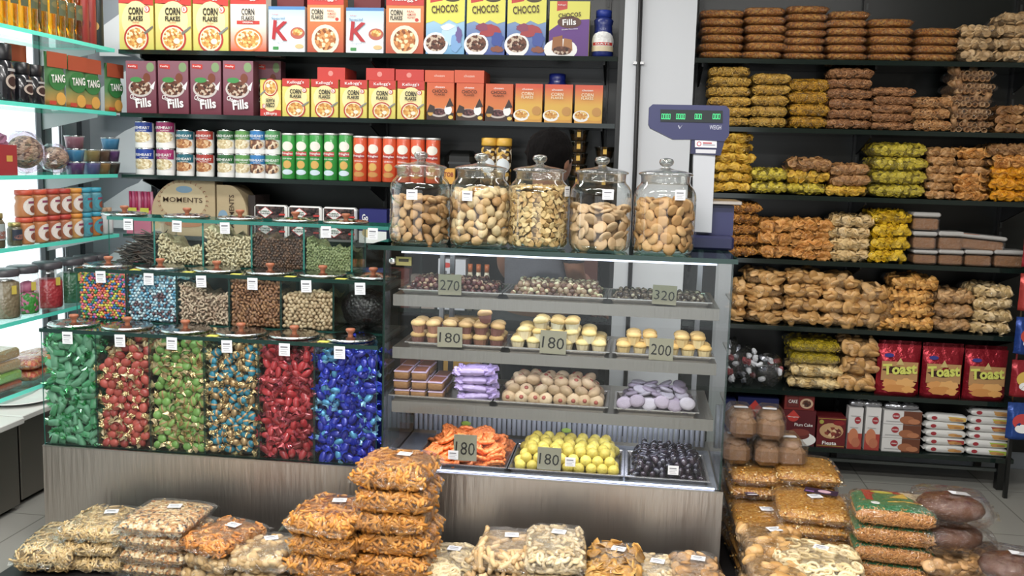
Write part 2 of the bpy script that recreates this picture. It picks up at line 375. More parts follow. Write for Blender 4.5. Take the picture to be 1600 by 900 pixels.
# white angled end panel where the two racks meet
mb = MB()
ZB = [0]+SH[:6][::-1]+[2.34]
for a, b in zip(ZB[:-1], ZB[1:]):
    b -= .024; P_ = [(-2.94, a), (-2.655, a), (-2.655, b), (-2.70, b), (-2.73, b-.03), (-2.80, b-.06), (-2.94, b-.15)] if a > .3 else [(-2.94, a), (-2.655, a), (-2.655, b), (-2.94, b)]
    k = len(P_); V = [(x, 5.03, z) for x, z in P_]+[(x, 5.055, z) for x, z in P_]
    mb.add(V, [tuple(range(k)), tuple(range(k, 2*k))[::-1]]+[(i, i+k, (i+1) % k+k, (i+1) % k) for i in range(k)], mat('eceff2', .5), smooth=False)
one('rack_end_panel', 'white end panel with angled brackets in the corner between the two racks', 'panel', mb)
# low steel cabinets under the glass shelves
t = thing('steel_cabinet', 'low steel cabinet with a white top under the glass shelves', 'cabinet')
obj('body', MB().box(-3.0, -2.52, 3.62, 4.6, .02, .37, STEELD, bev=.004), t); obj('worktop', MB().box(-3.02, -2.49, 3.6, 4.62, .37, .395, mat('ddddd8', .4), bev=.003), t)
obj('sticker', MB().add(*bevbox(.002, .06, .05, .0004), PAPER, (-2.518, 4.15, .26), Euler((.5, 0, 0)), smooth=False), t)
t = thing('steel_cabinet', 'steel cabinet nearest the camera on the far left under the glass shelves', 'cabinet')
obj('body', MB().box(-3.0, -2.50, 2.5, 3.58, .02, .37, STEELD, bev=.004), t); obj('worktop', MB().box(-3.02, -2.47, 2.48, 3.585, .37, .395, mat('ddddd8', .4), bev=.003), t)
one('white_plate', 'round white plate lying on the white cabinet top at the far left', 'plate', MB().add(*lathe([(.05, 0), (.1, .006), (.155, .02), (.15, .021), (.09, .009), (.01, .008)], 28), mat('efefec', .3)), (-2.66, 3.82, .395))
# ================================================================ steel counter, bins, case
CX0, CX1 = -2.135, .346
t = thing('steel_counter', 'long low brushed steel counter under the sweet bins and the display case', 'counter')
obj('front_panel', MB().box(CX0, CX1, FY-.004, FY+.02, 0, .408, STEELB), t)
obj('side_panel', MB().box(CX0, CX0+.02, FY+.02, 3.8, 0, .408, STEELB), t); obj('side_panel', MB().box(CX1-.02, CX1, FY+.02, 3.8, 0, .408, STEELB), t)
obj('deck', MB().box(CX0, CX1, FY-.006, 3.8, .408, .414, STEEL), t); obj('back_panel', MB().box(CX0+.02, CX1-.02, 3.78, 3.8, 0, .408, STEELB), t)
def sticker(w=.04, h=.045, dark=True):
    mb = MB(); mb.add(*bevbox(w, .0008, h, .0002), mat('e4e5e8', .6), (0, 0, 0), smooth=False)
    if dark:
        G, Fc = textgeo('HHMHH', .02); V = np.stack([G[:, 0]*w*.7, np.full(len(G), -.0007), G[:, 1]*h*.16+h*.2], 1)
        mb.box(-w*.36, w*.3, -.0009, -.0006, h*.14, h*.26, mat('7c7d84', .6)); mb.box(-w*.36, w*.36, -.0009, -.0006, -h*.02, h*.03, mat('b4b5ba', .6)); mb.box(-w*.36, w*.2, -.0009, -.0006, -h*.2, -h*.13, mat('aeafb4', .6)); mb.box(-w*.3, w*.3, -.0009, -.0006, -h*.36, -h*.31, mat('b4b5ba', .6))
    return mb
STK = sticker().mesh('price_tag')
TW = mat('a45c38', .45)
lidmesh = MB().add(*lathe([(.006, .004), (.03, .008), (.05, .014), (.068, .006), (.088, .010), (.093, .004), (.088, 0), (.01, 0)], 32), CHROME).mesh('lid_plate')
knobmesh = MB().add(*lathe([(.011, .004), (.009, .012), (.009, .02), (.016, .028), (.018, .034), (.015, .038), (.003, .039)], 16), TW).mesh('knob')
TIERN = ['front', 'middle', 'top']
def tier(k, yf, z0, z1, pxs, ppy, xl, xr, knobs, tags, yellow):
    t = thing('glass_bin_case', TIERN[k]+' tier of the stepped glass case of open bins of loose sweets and nuts', 'display case')
    d = .2; xs = [at(p, ppy+(p-pxs[0])*.06, yf).x for p in pxs]
    g = MB(); pane(g, xl, xr, yf, yf+.006, z0, z1-.014, GLASS, EDGE); obj('front_pane', g, t)
    g = MB(); pane(g, xl, xr, yf+d-.006, yf+d, z0, z1-.014, GLASS, EDGE); obj('back_pane', g, t)
    g = MB(); pane(g, xl-.004, xr+.004, yf-.004, yf+d+.004, z1-.014, z1, GLASSD, EDGED if k < 2 else EDGE); obj('top_pane', g, t)
    g = MB(); pane(g, xl, xr, yf+.006, yf+d-.006, z0, z0+.004, GLASSD, EDGED); obj('floor_pane', g, t)
    for x in xs:
        g = MB(); pane(g, x-.0035, x+.0035, yf+.006, yf+d-.006, z0+.004, z1-.014, GLASSD if k < 2 else GLASS, EDGED if k < 2 else EDGE); obj('divider', g, t)
    for p in tags:
        q = at(p[0], p[1], yf-.002); o = obj('price_tag', STK, t, (q.x, yf-.006, z1-.014-.016)); o.rotation_euler.y = rnd.uniform(-.04, .04)
    for p in yellow:
        q = at(p[0], p[1], yf-.002); obj('yellow_tag', MB().box(-.02, .02, 0, .03, 0, .001, mat('cfc93a', .6)), t, (q.x, yf+.01, z1))
    for i, p in enumerate(knobs):
        q = atz(p[0], p[1]+6, z1)
        lab = 'round steel bin lid with brown knob, %s along the %s tier from the left' % (ORD[i], TIERN[k])
        l = thing('bin_lid', lab, 'lid', (q.x, yf+.1+(.0 if k else .0), z1+.0005), group='steel lids on the glass bins')
        obj('lid_plate', lidmesh, l); obj('knob', knobmesh, l)
    return xs
XT1 = at(595, 548, FY).x
xs1 = tier(0, FY+.005, .414, .853, [150, 233, 318, 403, 490], 620, CX0+.003, XT1-.015, [(130, 497), (210, 502), (293, 509), (376, 515), (460, 519), (547, 524)],
     [(106, 519), (188, 523), (269, 529), (355, 535), (445, 541), (531, 547)], [(328, 525), (502, 535)])
xs2 = tier(1, FY+.21, .853, 1.054, [196, 275, 357, 438, 520], 470, -2.115, -.89, [(178, 408), (256, 412), (335, 418), (411, 424), (494, 428), (576, 431)],
     [(158, 426), (233, 431), (315, 437), (395, 441), (479, 445), (563, 449)], [(208, 415), (290, 420), (365, 424), (450, 430), (530, 434)])
xs3 = tier(2, FY+.415, 1.054, 1.243, [240, 316, 392, 474, 549], 370, -2.095, -.94, [(225, 327), (297, 333), (372, 337), (448, 342), (524, 346)],
     [(201, 345), (277, 349), (352, 353), (510, 362), (583, 362)], [])
# riser blocks that carry the upper tiers
struct_m = mat('9fa3a3', .4)
one('tier_riser', 'grey riser block that carries the middle tier of the stepped bin case', 'riser', MB().box(-2.115, -.88, FY+.215, FY+.4, .414, .848, mat('4a5252', .4)))
one('tier_riser', 'grey riser block that carries the top tier of the stepped bin case', 'riser', MB().box(-2.095, -.93, FY+.42, 3.8, .414, 1.05, mat('4a5252', .4)))
# ---------------------------------------------------------------- pieces of food
def add_geo(mb, g, m, **k): return mb.add(g[0], g[1], m, **k)
def piece_mesh(g, m, name='piece'): return MB().add(g[0], g[1], m).mesh(name)
def candy(body, ends, shape, L=.038, W=.022, T=.014, band=None):
    mb = MB()
    if shape == 'block': V, Fc = bevbox(L, W, T, .004); mb.add(V, Fc, body)
    else: V, Fc = ball(L/2, W/2, T/2, 10, 6); mb.add(V, Fc, body)
    if band: V, Fc = ball(L*.2, W/2+.0012, T/2+.0012, 10, 6); mb.add(V, Fc, band)
    for s in (-1, 1):
        V = [(s*L*.42, 0, 0)]; n = 9; Fc = []
        for q, r in ((.5, .16), (.84, .5)):
            for i in range(n):
                a = 2*math.pi*i/n; k = 1+.35*math.sin(i*2.4+q*9)
                V.append((s*L*q*(1+.12*math.cos(i*2.1)), W*r*math.cos(a)*k, T*r*1.1*math.sin(a)*k))
        for i in range(n): j = (i+1) % n; Fc += [(0, 1+i, 1+j), (1+i, 1+n+i, 1+n+j, 1+j)]
        mb.add(V, Fc, ends, smooth=False)
    return mb.mesh('candy')
def fill_bin(name, label, group, cat, x0, x1, yf, z0, prof, s, protos, layers=2, heap=None, depth=.19, cap=None, heapname=None, flat=0, top=True, lie=False):
    """individual pieces against the front glass and on top, a heap mesh behind them"""
    N = 0; W = x1-x0
    def h(u):
        u = max(0, min(.999, u))*(len(prof)-1); i = int(u); return prof[i]*(1-u+i)+prof[i+1]*(u-i)
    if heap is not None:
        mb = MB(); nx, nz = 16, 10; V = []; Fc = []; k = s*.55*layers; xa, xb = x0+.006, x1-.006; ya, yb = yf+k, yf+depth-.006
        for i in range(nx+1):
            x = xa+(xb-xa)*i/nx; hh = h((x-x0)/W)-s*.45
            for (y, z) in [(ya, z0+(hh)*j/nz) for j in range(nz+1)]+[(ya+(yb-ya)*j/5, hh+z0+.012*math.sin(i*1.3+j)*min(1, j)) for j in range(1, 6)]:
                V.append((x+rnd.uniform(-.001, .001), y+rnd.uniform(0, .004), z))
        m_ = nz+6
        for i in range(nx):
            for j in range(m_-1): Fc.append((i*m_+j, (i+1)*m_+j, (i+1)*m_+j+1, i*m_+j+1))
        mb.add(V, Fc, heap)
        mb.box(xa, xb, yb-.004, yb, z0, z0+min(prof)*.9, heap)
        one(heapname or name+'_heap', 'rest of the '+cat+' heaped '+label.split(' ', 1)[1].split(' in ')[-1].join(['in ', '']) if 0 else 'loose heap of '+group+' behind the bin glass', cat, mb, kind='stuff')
    spots = []
    for L in range(layers):
        y = yf+.5*s+L*s*.62; row = 0; z = z0+s*.5
        while z < z0+max(prof):
            x = x0+s*.5+(s*.5 if (row+L) % 2 else 0)*.9
            while x < x1-s*.35:
                if z < z0+h((x-x0)/W): spots.append((x+rnd.uniform(-.2, .2)*s, y+rnd.uniform(0, .25)*s, z+rnd.uniform(-.2, .2)*s))
                x += s*(1 if L == 0 else 1.15)
            z += s*.8*(1 if L == 0 else 1.15); row += 1
    if top:
        y = yf+.5*s+layers*s*.7
        while y < yf+depth-.5*s:
            x = x0+s*.5+rnd.uniform(0, .4)*s
            while x < x1-s*.4:
                spots.append((x, y+rnd.uniform(-.2, .2)*s, z0+h((x-x0)/W)+rnd.uniform(-.2, .25)*s)); x += s*1.05
            y += s*1.0
    if cap and len(spots) > cap: spots = spots[:cap]
    for p in spots:
        x = min(max(p[0], x0+s*.45), x1-s*.45); p = (p[0], p[1], min(p[2], z0+(.403 if z0 < .5 else .172 if z0 < 1 else .163)))
        r = Euler((rnd.uniform(-.5, .5)+1.57, rnd.uniform(0, 6.28), 0)) if flat and rnd.random() < flat else R3()
        if lie: r = Euler((rnd.uniform(-.4, .4), rnd.uniform(-.35, .5), rnd.uniform(-.5, .5)))
        if flat: r = (Matrix.Rotation(rnd.uniform(-.5, .5), 3, 'Z') @ Matrix.Rotation(1.57+rnd.uniform(-.5, .5), 3, 'X') @ Matrix.Rotation(rnd.uniform(0, 6.28), 3, 'Z')).to_euler()
        one(name, label, cat, rnd.choice(protos), (x, max(p[1], yf+s*.36), p[2]), r, group=group)
    return len(spots)
z0 = .418
B1 = [CX0+.009]+xs1+[XT1-.021]
sat = dict(rough=.3, coat=.3)
green = candy(mat('5f9a77', .35, var=.25), clear(tint=(.3, .75, .45), lo=.25, hi=.8, rough=.15, gl=(.5, 1, .65)), 'block', .052, .026, .019)
green2 = candy(mat('3f8a5c', .3, var=.25), mat('2f7a48', .2, .4), 'block', .05, .024, .019)
gold = mat('dcbd86', .22, .85, bump=.5, bscale=150); goldp = mat('cbb287', .3, .5)
redg = candy(mat('b5483c', .35, var=.2), gold, 'oval', .042, .034, .022); redg2 = candy(mat('a63a34', .3, var=.2), goldp, 'oval', .04, .033, .022)
limeg = candy(mat('7fa04a', .35, var=.2), gold, 'oval', .036, .038, .018, mat('a5824e', .4)); limeg2 = candy(mat('6f9c45', .35, var=.2), goldp, 'oval', .036, .036, .02)
teal = candy(mat('1d7f9a', .35, var=.15), gold, 'oval', .042, .029, .02, mat('c59a6c', .35, .3)); teal2 = candy(mat('b9976a', .3, .6), gold, 'oval', .036, .028, .02)
deep = candy(mat('b01f2a', .18, var=.3, coat=.6), mat('a8323c', .2, .3), 'oval', .048, .028, .018); deep2 = candy(mat('96242e', .15, .35, coat=.5), mat('b5485a', .15, .5), 'block', .044, .025, .017)
blue = candy(mat('1a2aa8', .15, .2, coat=.6), mat('2438b8', .15, .4), 'oval', .05, .03, .02); blue2 = candy(mat('4f9fce', .25, .3), mat('7fb8dc', .2, .5), 'oval', .042, .027, .018)
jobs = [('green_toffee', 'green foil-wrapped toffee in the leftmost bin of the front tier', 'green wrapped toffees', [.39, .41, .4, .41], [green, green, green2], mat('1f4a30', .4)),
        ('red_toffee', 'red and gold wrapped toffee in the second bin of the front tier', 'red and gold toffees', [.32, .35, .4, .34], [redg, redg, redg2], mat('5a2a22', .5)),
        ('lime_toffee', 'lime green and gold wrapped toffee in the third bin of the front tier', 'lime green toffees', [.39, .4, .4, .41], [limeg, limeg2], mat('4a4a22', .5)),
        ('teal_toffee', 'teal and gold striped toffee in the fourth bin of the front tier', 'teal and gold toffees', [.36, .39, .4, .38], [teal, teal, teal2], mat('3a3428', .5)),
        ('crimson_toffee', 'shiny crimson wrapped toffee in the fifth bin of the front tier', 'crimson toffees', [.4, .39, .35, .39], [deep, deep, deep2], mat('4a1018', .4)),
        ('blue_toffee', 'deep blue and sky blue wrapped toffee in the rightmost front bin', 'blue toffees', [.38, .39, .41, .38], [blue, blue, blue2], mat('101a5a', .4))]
for i, (n, l, g, pr, ps, hm) in enumerate(jobs):
    fill_bin(n, l, g, 'sweet', B1[i]+.004, B1[i+1]-.004, FY+.012, z0, pr, .034, ps, 2, hm, flat=.7)
B2 = [-2.109]+xs2+[-.896]
z2 = .858; y2 = FY+.218
def pal(cols, geo, **k): return [piece_mesh(geo, mat(c, .4, **k)) for c in cols]
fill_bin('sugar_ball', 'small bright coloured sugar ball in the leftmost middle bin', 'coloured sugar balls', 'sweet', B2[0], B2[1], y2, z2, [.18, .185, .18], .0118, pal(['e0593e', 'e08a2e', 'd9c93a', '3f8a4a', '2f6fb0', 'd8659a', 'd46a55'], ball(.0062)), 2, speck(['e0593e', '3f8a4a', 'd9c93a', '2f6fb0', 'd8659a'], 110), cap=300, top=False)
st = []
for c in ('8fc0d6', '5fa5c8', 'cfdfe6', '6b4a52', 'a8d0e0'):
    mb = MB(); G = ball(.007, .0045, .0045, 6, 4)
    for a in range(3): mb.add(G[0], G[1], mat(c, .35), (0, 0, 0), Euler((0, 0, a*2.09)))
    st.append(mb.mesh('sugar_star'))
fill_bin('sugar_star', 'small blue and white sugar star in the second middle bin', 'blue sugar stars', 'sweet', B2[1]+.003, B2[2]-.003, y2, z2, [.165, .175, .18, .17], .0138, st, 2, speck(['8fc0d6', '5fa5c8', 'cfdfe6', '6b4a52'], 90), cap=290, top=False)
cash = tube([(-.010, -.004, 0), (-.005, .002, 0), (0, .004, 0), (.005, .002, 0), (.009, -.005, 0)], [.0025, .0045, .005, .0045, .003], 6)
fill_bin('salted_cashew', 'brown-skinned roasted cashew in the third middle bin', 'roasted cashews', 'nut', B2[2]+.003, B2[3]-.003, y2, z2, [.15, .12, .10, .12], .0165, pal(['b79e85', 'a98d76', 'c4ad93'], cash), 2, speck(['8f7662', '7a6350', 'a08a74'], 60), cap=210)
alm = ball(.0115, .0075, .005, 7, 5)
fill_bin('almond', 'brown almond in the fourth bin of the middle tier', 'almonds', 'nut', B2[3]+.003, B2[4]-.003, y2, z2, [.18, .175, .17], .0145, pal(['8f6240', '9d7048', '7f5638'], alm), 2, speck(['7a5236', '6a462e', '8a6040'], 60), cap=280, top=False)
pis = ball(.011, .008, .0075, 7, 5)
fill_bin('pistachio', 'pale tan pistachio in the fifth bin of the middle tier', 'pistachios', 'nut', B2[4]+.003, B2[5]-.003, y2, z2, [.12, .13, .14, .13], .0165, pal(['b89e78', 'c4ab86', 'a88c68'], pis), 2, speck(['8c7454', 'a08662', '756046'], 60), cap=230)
mb = MB(); V, Fc = ball(.095, .08, .075, 24, 14, lump=.05); mb.add(V*np.array([1, 1, 1]), Fc, speck(['121012', '1c181c', '0c0a0c'], 80, rough=.3, bump=1), ((B2[5]+B2[6])/2, y2+.09, z2+.078))
one('black_raisins', 'dark heap of black raisins in the rightmost middle bin', 'raisins', mb, kind='stuff')
B3 = [-2.089]+xs3+[-.946]
z3 = 1.059; y3 = FY+.423
strip = [piece_mesh((bevbox(.07, .011, .004, .001)), mat(c, .6, bump=.4, bscale=60)) for c in ('4a403a', '3a332e', '564a42')]
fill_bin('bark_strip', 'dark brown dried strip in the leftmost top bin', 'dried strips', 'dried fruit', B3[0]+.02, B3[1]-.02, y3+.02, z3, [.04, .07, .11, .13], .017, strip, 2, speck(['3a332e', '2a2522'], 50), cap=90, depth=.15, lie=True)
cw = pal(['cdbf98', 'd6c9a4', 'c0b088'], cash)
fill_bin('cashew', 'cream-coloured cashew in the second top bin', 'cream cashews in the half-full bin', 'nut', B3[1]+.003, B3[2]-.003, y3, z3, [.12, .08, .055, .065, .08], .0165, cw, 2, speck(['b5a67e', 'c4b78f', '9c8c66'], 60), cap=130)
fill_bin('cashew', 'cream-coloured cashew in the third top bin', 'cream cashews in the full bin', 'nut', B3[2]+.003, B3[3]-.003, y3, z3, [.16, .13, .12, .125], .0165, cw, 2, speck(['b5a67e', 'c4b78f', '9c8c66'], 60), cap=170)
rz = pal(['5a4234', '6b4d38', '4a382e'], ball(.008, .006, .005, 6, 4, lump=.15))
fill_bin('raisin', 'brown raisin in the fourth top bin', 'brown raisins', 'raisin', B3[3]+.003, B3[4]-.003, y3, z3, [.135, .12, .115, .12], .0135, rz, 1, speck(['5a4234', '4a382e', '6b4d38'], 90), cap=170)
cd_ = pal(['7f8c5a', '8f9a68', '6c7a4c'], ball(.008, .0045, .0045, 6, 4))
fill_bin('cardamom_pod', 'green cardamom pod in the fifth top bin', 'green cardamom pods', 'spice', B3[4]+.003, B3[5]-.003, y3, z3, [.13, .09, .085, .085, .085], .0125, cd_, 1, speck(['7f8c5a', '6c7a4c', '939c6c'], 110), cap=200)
# ---------------------------------------------------------------- refrigerated glass display case
KX0, KX1 = -.848, .338
t = thing('glass_display_case', 'glass fronted display case with steel shelves of sweets and muffins', 'display case')
g = MB(); pane(g, KX0-.035, KX1+.006, 3.135, 3.8, 1.197, 1.213, clear(tint=(.45, .6, .53), lo=.06, hi=.7, rough=.01), EDGED); obj('top_slab', g, t)
CG = clear(tint=(.97, .985, .98), lo=.014, hi=.7, rough=.01)
g = MB(); pane(g, KX0, KX1, FY+.004, FY+.010, .414, 1.197, CG, EDGED); obj('front_pane', g, t)
for x in (KX0, KX1-.006):
    g = MB(); pane(g, x, x+.006, FY+.010, 3.79, .414, 1.197, CG, EDGED); obj('side_pane', g, t)
SHC = [1.035, .848, .6535]
for z in SHC:
    s = obj('shelf', MB().box(KX0+.03, KX1-.035, 3.235, 3.66, z-.006, z, STEEL), t)
    obj('front_lip', MB().box(KX0+.03, KX1-.035, 3.229, 3.235, z-.040, z, mat('8f8a86', .42, .85, bump=.1, bscale=5, stretch=(20, 1, 1))), s)
    for x in (KX0+.1, -.26, KX1-.1): obj('support_bar', MB().box(x-.008, x+.008, 3.24, 3.66, z-.026, z-.006, STEELD), s)
for x in (KX0+.115, KX0+.155, KX1-.075): obj('rear_post', MB().box(x-.009, x+.009, 3.665, 3.685, .414, 1.197, mat('9a9aa0', .3, .9)), t)
rib = MB()
for k in range(58): rib.add(*tube([(KX0+.02+k*.0199, 3.665, .43), (KX0+.02+k*.0199, 3.665, .60)], .0095, 6), mat('b9bcc6', .35))
obj('ribbed_back_panel', rib, t)
led = obj('led_strip', MB().box(-.12, .2, 3.60, 3.615, .575, .59, mat('dfe6ff', .4, emit=9)), t)
obj('led_strip', MB().box(KX0+.02, KX1-.02, FY+.012, FY+.018, .414, .418, mat('c8d4ff', .4, emit=5)), t)
for z, pw in zip(SHC+[1.19], (.8, .9, 2.4, .45)):  # strip under the top slab is added to brighten the top trays
    obj('led_strip', MB().box(KX0+.05, KX1-.05, 3.262, 3.268, z-.012, z-.0065, mat('dfe4ff', .4, emit=3)), t)
    l = area(((KX0+KX1)/2, 3.27, z-.014), 1.05, .02, pw, (.86, .88, 1), (0, .55, -1)); l.name = 'added_case_lamp'  # area light added to brighten the trays below
obj('deck_liner', MB().box(KX0+.01, KX1-.01, FY+.02, 3.66, .414, .416, mat('a8acb8', .25, .6)), t)
obj('lock', MB().add(*lathe([(.012, 0), (.012, .012), (.008, .014), (.001, .014)], 14), CHROME, (0, 0, 0), Euler((1.57, 0, 0))), t, (KX0+.035, FY+.002, 1.155))
obj('sticker', MB().box(KX0+.045, KX0+.10, FY+.0028, FY+.0035, 1.14, 1.17, mat('a5965a', .6)).box(KX0+.055, KX0+.09, FY+.0022, FY+.003, 1.153, 1.163, mat('3a3428', .6)), t)
# ================================================================ printed packs on the wall rack
RED = mat('c8352c', .4); DRED = mat('8e2420', .4); YEL = mat('e3b83a', .4); CREAM = mat('ecdfc0', .5); DK = mat('22201e', .5); WH = mat('f0efec', .45)
OR = mat('d9762e', .4); FLAKE = speck(['d99a3c', 'c67f2a', 'e8bf68', 'f0dfb0', 'b56d22'], 90, bump=.2); CHOC = speck(['5a3222', '7a4a34', '3c2018', 'c9b39c', '6b3c2a'], 85, bump=.2)
GRN = mat('3f8f4a', .4)
def cx(x): return x
def carton(name, label, cat, px0, px1, ptop, zb, body, front, letters, depth=.07, Y=RY+.015, group=None, rz=0, h=None, hdepth=None, side=None, pyx=None):
    a = at(px0, 180, Y); 
    py_ = pyx or ptop+40; x0 = at(px0+1.2, py_, Y).x; x1 = at(px1-1.2, py_, Y).x; w = x1-x0; xc = (x0+x1)/2
    if h is None: h = at((px0+px1)/2, ptop, Y).z-zb
    mb = MB().box(-w/2, w/2, 0, depth, 0, h, body) if side is None else MB().box(-w/2, w/2, 0, depth, 0, h, side).box(-w/2+.0005, w/2-.0005, -.0004, 0, .0005, h-.0005, body)
    P = [('carton', mb)]
    if front: P.append(('printed_front', art(MB(), front, w, h, -.0004)))
    if letters: P.append(('lettering', art(MB(), letters, w, h, -.0004, lay=.0009)))
    P2 = [(n, m_.mesh(n)) for n, m_ in P]
    return make(name, label, cat, P2, (xc, Y, zb), rz, group)
BOWL = lambda cx_, cz_, rx, rz_, ring, fill: [('disc', cx_, cz_, rx, rz_, ring), ('disc', cx_, cz_, rx*.86, rz_*.86, CREAM), ('disc', cx_, cz_+.005, rx*.78, rz_*.74, fill)]
YG = grad('c3c052', 'ecd278', 0, .16); 
def cf_front(big): return [('rect', 0, .80, 1, 1, RED), ('poly', [(0, .80), (1, .80), (1, .76), (.6, .79), (.3, .82)], RED), ('disc', .5, .5, .42, .34, mat('eedd9a', .45)), ('disc', .82, .70, .09, .065, RED), ('disc', .81, .70, .065, .048, WH)]+BOWL(.5, .2, .36, .235, mat('b8302a', .4), FLAKE)+[('poly', [(.72, .30), (.98, .42), (1, .39), (.76, .26)], mat('9a9a94', .3, .6)), ('disc', .60, .16, .09, .05, mat('f2e6cc', .45))]
def cf_let(): return [('text', "Kellogg's", .5, .9, .62, .10, WH, .03), ('text', 'CORN', .5, .665, .42, .13, DK, 0, .07), ('text', 'FLAKES', .5, .54, .42, .085, DK, 0, .07), ('text', '5', .81, .70, .06, .055, RED), ('text', 'ORIGINAL', .5, .47, .2, .02, RED)]
S0, S1, S2, S3, S4 = SH[0], SH[1], SH[2], SH[3], SH[4]
K = [(185, 241), (241.5, 300), (300.5, 358)]
for i, (a, b) in enumerate(K):
    carton('cereal_box', 'large yellow corn flakes box, %s from the left on the top shelf' % ORD[i], 'cereal box', a, b, 0, S0, YG, cf_front(1), cf_let(), h=.29, side=mat('c9b23c', .45))
carton('cereal_box', 'large orange and white corn flakes box with a red ribbon band', 'cereal box', 359, 417, 0, S0, grad('d9541f', 'efe4d4', 0, .15), [('rect', 0, .80, 1, 1, RED), ('rect', .18, .46, .82, .52, RED)]+BOWL(.5, .2, .4, .2, OR, FLAKE), [('text', "Kellogg's", .5, .9, .62, .10, WH), ('text', 'CORN', .5, .67, .36, .11, DK, 0, .05), ('text', 'FLAKES', .5, .56, .36, .075, DK, 0, .05), ('text', 'ORIGINAL', .5, .49, .3, .03, WH)], h=.29)
for a, b, tp, w_ in ((418.5, 477.5, 10, 'left of the two'), (539.5, 600.5, 12, 'right of the two')):
    carton('cereal_box', 'white and pale blue cereal box with a big red K, '+w_, 'cereal box', a, b, tp, S0, grad('e6ecf0', '9cc8de', .08, .24), [('rect', 0, .93, 1, 1, mat('4f86c0', .4)), ('disc', .8, .42, .2, .13, mat('b85a4a', .5)), ('disc', .8, .44, .14, .08, FLAKE), ('rect', .12, .05, .28, .12, GRN), ('disc', .85, .13, .12, .05, mat('d8b67c', .5))],
           [('text', "Kellogg's", .2, .82, .18, .03, RED), ('text', 'Special', .27, .73, .36, .07, mat('5a7fa6', .5), .02), ('text', 'K', .34, .47, .44, .42, mat('b3242c', .4), -.1, .05), ('text', 'Original', .28, .21, .28, .05, mat('9aa6b0', .5))], side=mat('cfe0ea', .4))
for a, b, w_ in ((479, 538, 'left of the two'), (602, 663, 'right of the two')):
    carton('cereal_box', 'orange red almond and honey corn flakes box, '+w_, 'cereal box', a, b, 0, S0, grad('b5482a', 'd97a3a', 0, .18), [('rect', 0, .80, 1, 1, RED), ('rect', .08, .52, .92, .75, mat('efdfc0', .45)), ('disc', .82, .56, .05, .03, RED)]+BOWL(.5, .22, .38, .25, mat('e6d8c4', .3), speck(['b5682a', 'd9924a', 'efd9a8', '8a4a20', 'c47a34'], 70, bump=.2)),
           [('text', "Kellogg's", .5, .9, .66, .10, WH), ('text', 'CORN', .28, .68, .32, .09, DK, 0, .05), ('text', 'FLAKES', .28, .59, .32, .07, DK, 0, .05), ('text', 'REAL', .66, .70, .2, .03, RED), ('text', 'ALMOND', .68, .65, .24, .035, RED), ('text', 'HONEY', .68, .60, .22, .035, RED)], h=.29)
chq = [('poly', [(0, 1), (0, .52), (.2, .56), (.4, .5), (.6, .58), (.8, .52), (1, .56), (1, 1)], mat('e0da4a', .4)), ('poly', [(.1, 1), (.1, .86), (.42, .9), (.42, 1)], RED), ('disc', .68, .93, .2, .05, mat('4a3a20', .4)), ('disc', .26, .17, .32, .2, WH), ('disc', .26, .19, .26, .14, CHOC)]
cht = [('text', "Kellogg's", .26, .94, .26, .04, WH), ('text', 'CHOCOS', .48, .76, .68, .13, mat('4a2f22', .45), .07, .04)]
carton('cereal_box', 'yellow topped chocolate cereal box with an icy blue lower half', 'cereal box', 665, 727.5, -25, S0, grad('6aa4cf', 'a8cfe6', 0, .2), chq+[blob(.66, .34, .26, .2, 1, mat('b5d6ec', .4)), blob(.8, .2, .18, .2, 2, mat('7aa8d8', .4)), blob(.86, .32, .1, .16, 3, mat('6b5a96', .4)), blob(.56, .46, .2, .06, 4, WH)], cht, h=.285)
carton('cereal_box', 'yellow topped chocolate cereal box with red and blue artwork, left of the two', 'cereal box', 728.5, 791, -25, S0, grad('3a4f9a', '8aa8cf', 0, .2), chq+[blob(.6, .42, .36, .13, 5, mat('a8343a', .4)), blob(.4, .46, .2, .08, 6, mat('8c3a5a', .4)), blob(.82, .26, .18, .14, 7, mat('2f4a9c', .35)), blob(.8, .1, .2, .06, 8, mat('8a4a30', .4))], cht, h=.285)
carton('cereal_box', 'yellow topped chocolate cereal box with red and blue artwork, right of the two', 'cereal box', 792, 855, -25, S0, grad('3a4f9a', '8aa8cf', 0, .2), chq+[blob(.6, .42, .36, .13, 5, mat('a8343a', .4)), blob(.4, .46, .2, .08, 6, mat('8c3a5a', .4)), blob(.82, .26, .18, .14, 7, mat('2f4a9c', .35)), blob(.8, .1, .2, .06, 8, mat('8a4a30', .4))], cht, h=.285)
carton('cereal_box', 'yellow and purple filled chocolate cereal box at the right end of the top shelf', 'cereal box', 857, 922, 2, S0, grad('5c2f7e', '6e3c92', 0, .2), [('poly', [(0, 1), (0, .46), (.3, .62), (.6, .66), (1, .68), (1, 1)], mat('e0da4a', .4)), ('poly', [(.18, 1), (.18, .82), (.44, .86), (.44, 1)], RED), ('disc', .5, .62, .3, .11, mat('5a3020', .4)), ('disc', .3, .12, .42, .2, WH), ('poly', [(.08, .1), (.1, .34), (.34, .38), (.36, .1)], mat('a06a40', .6)), ('poly', [(.36, .12), (.38, .33), (.58, .3), (.6, .1)], mat('b07a4c', .6)), ('disc', .34, .1, .24, .08, CHOC)],
       [('text', "Kellogg's", .31, .93, .2, .035, WH), ('text', 'CHOCOS', .5, .75, .56, .08, mat('3c2418', .45), .08, .04), ('text', 'Fills', .5, .62, .34, .11, WH, .06, .05), ('text', 'Double Chocolatey', .52, .49, .4, .03, WH, .08)], side=mat('d0c836', .4))
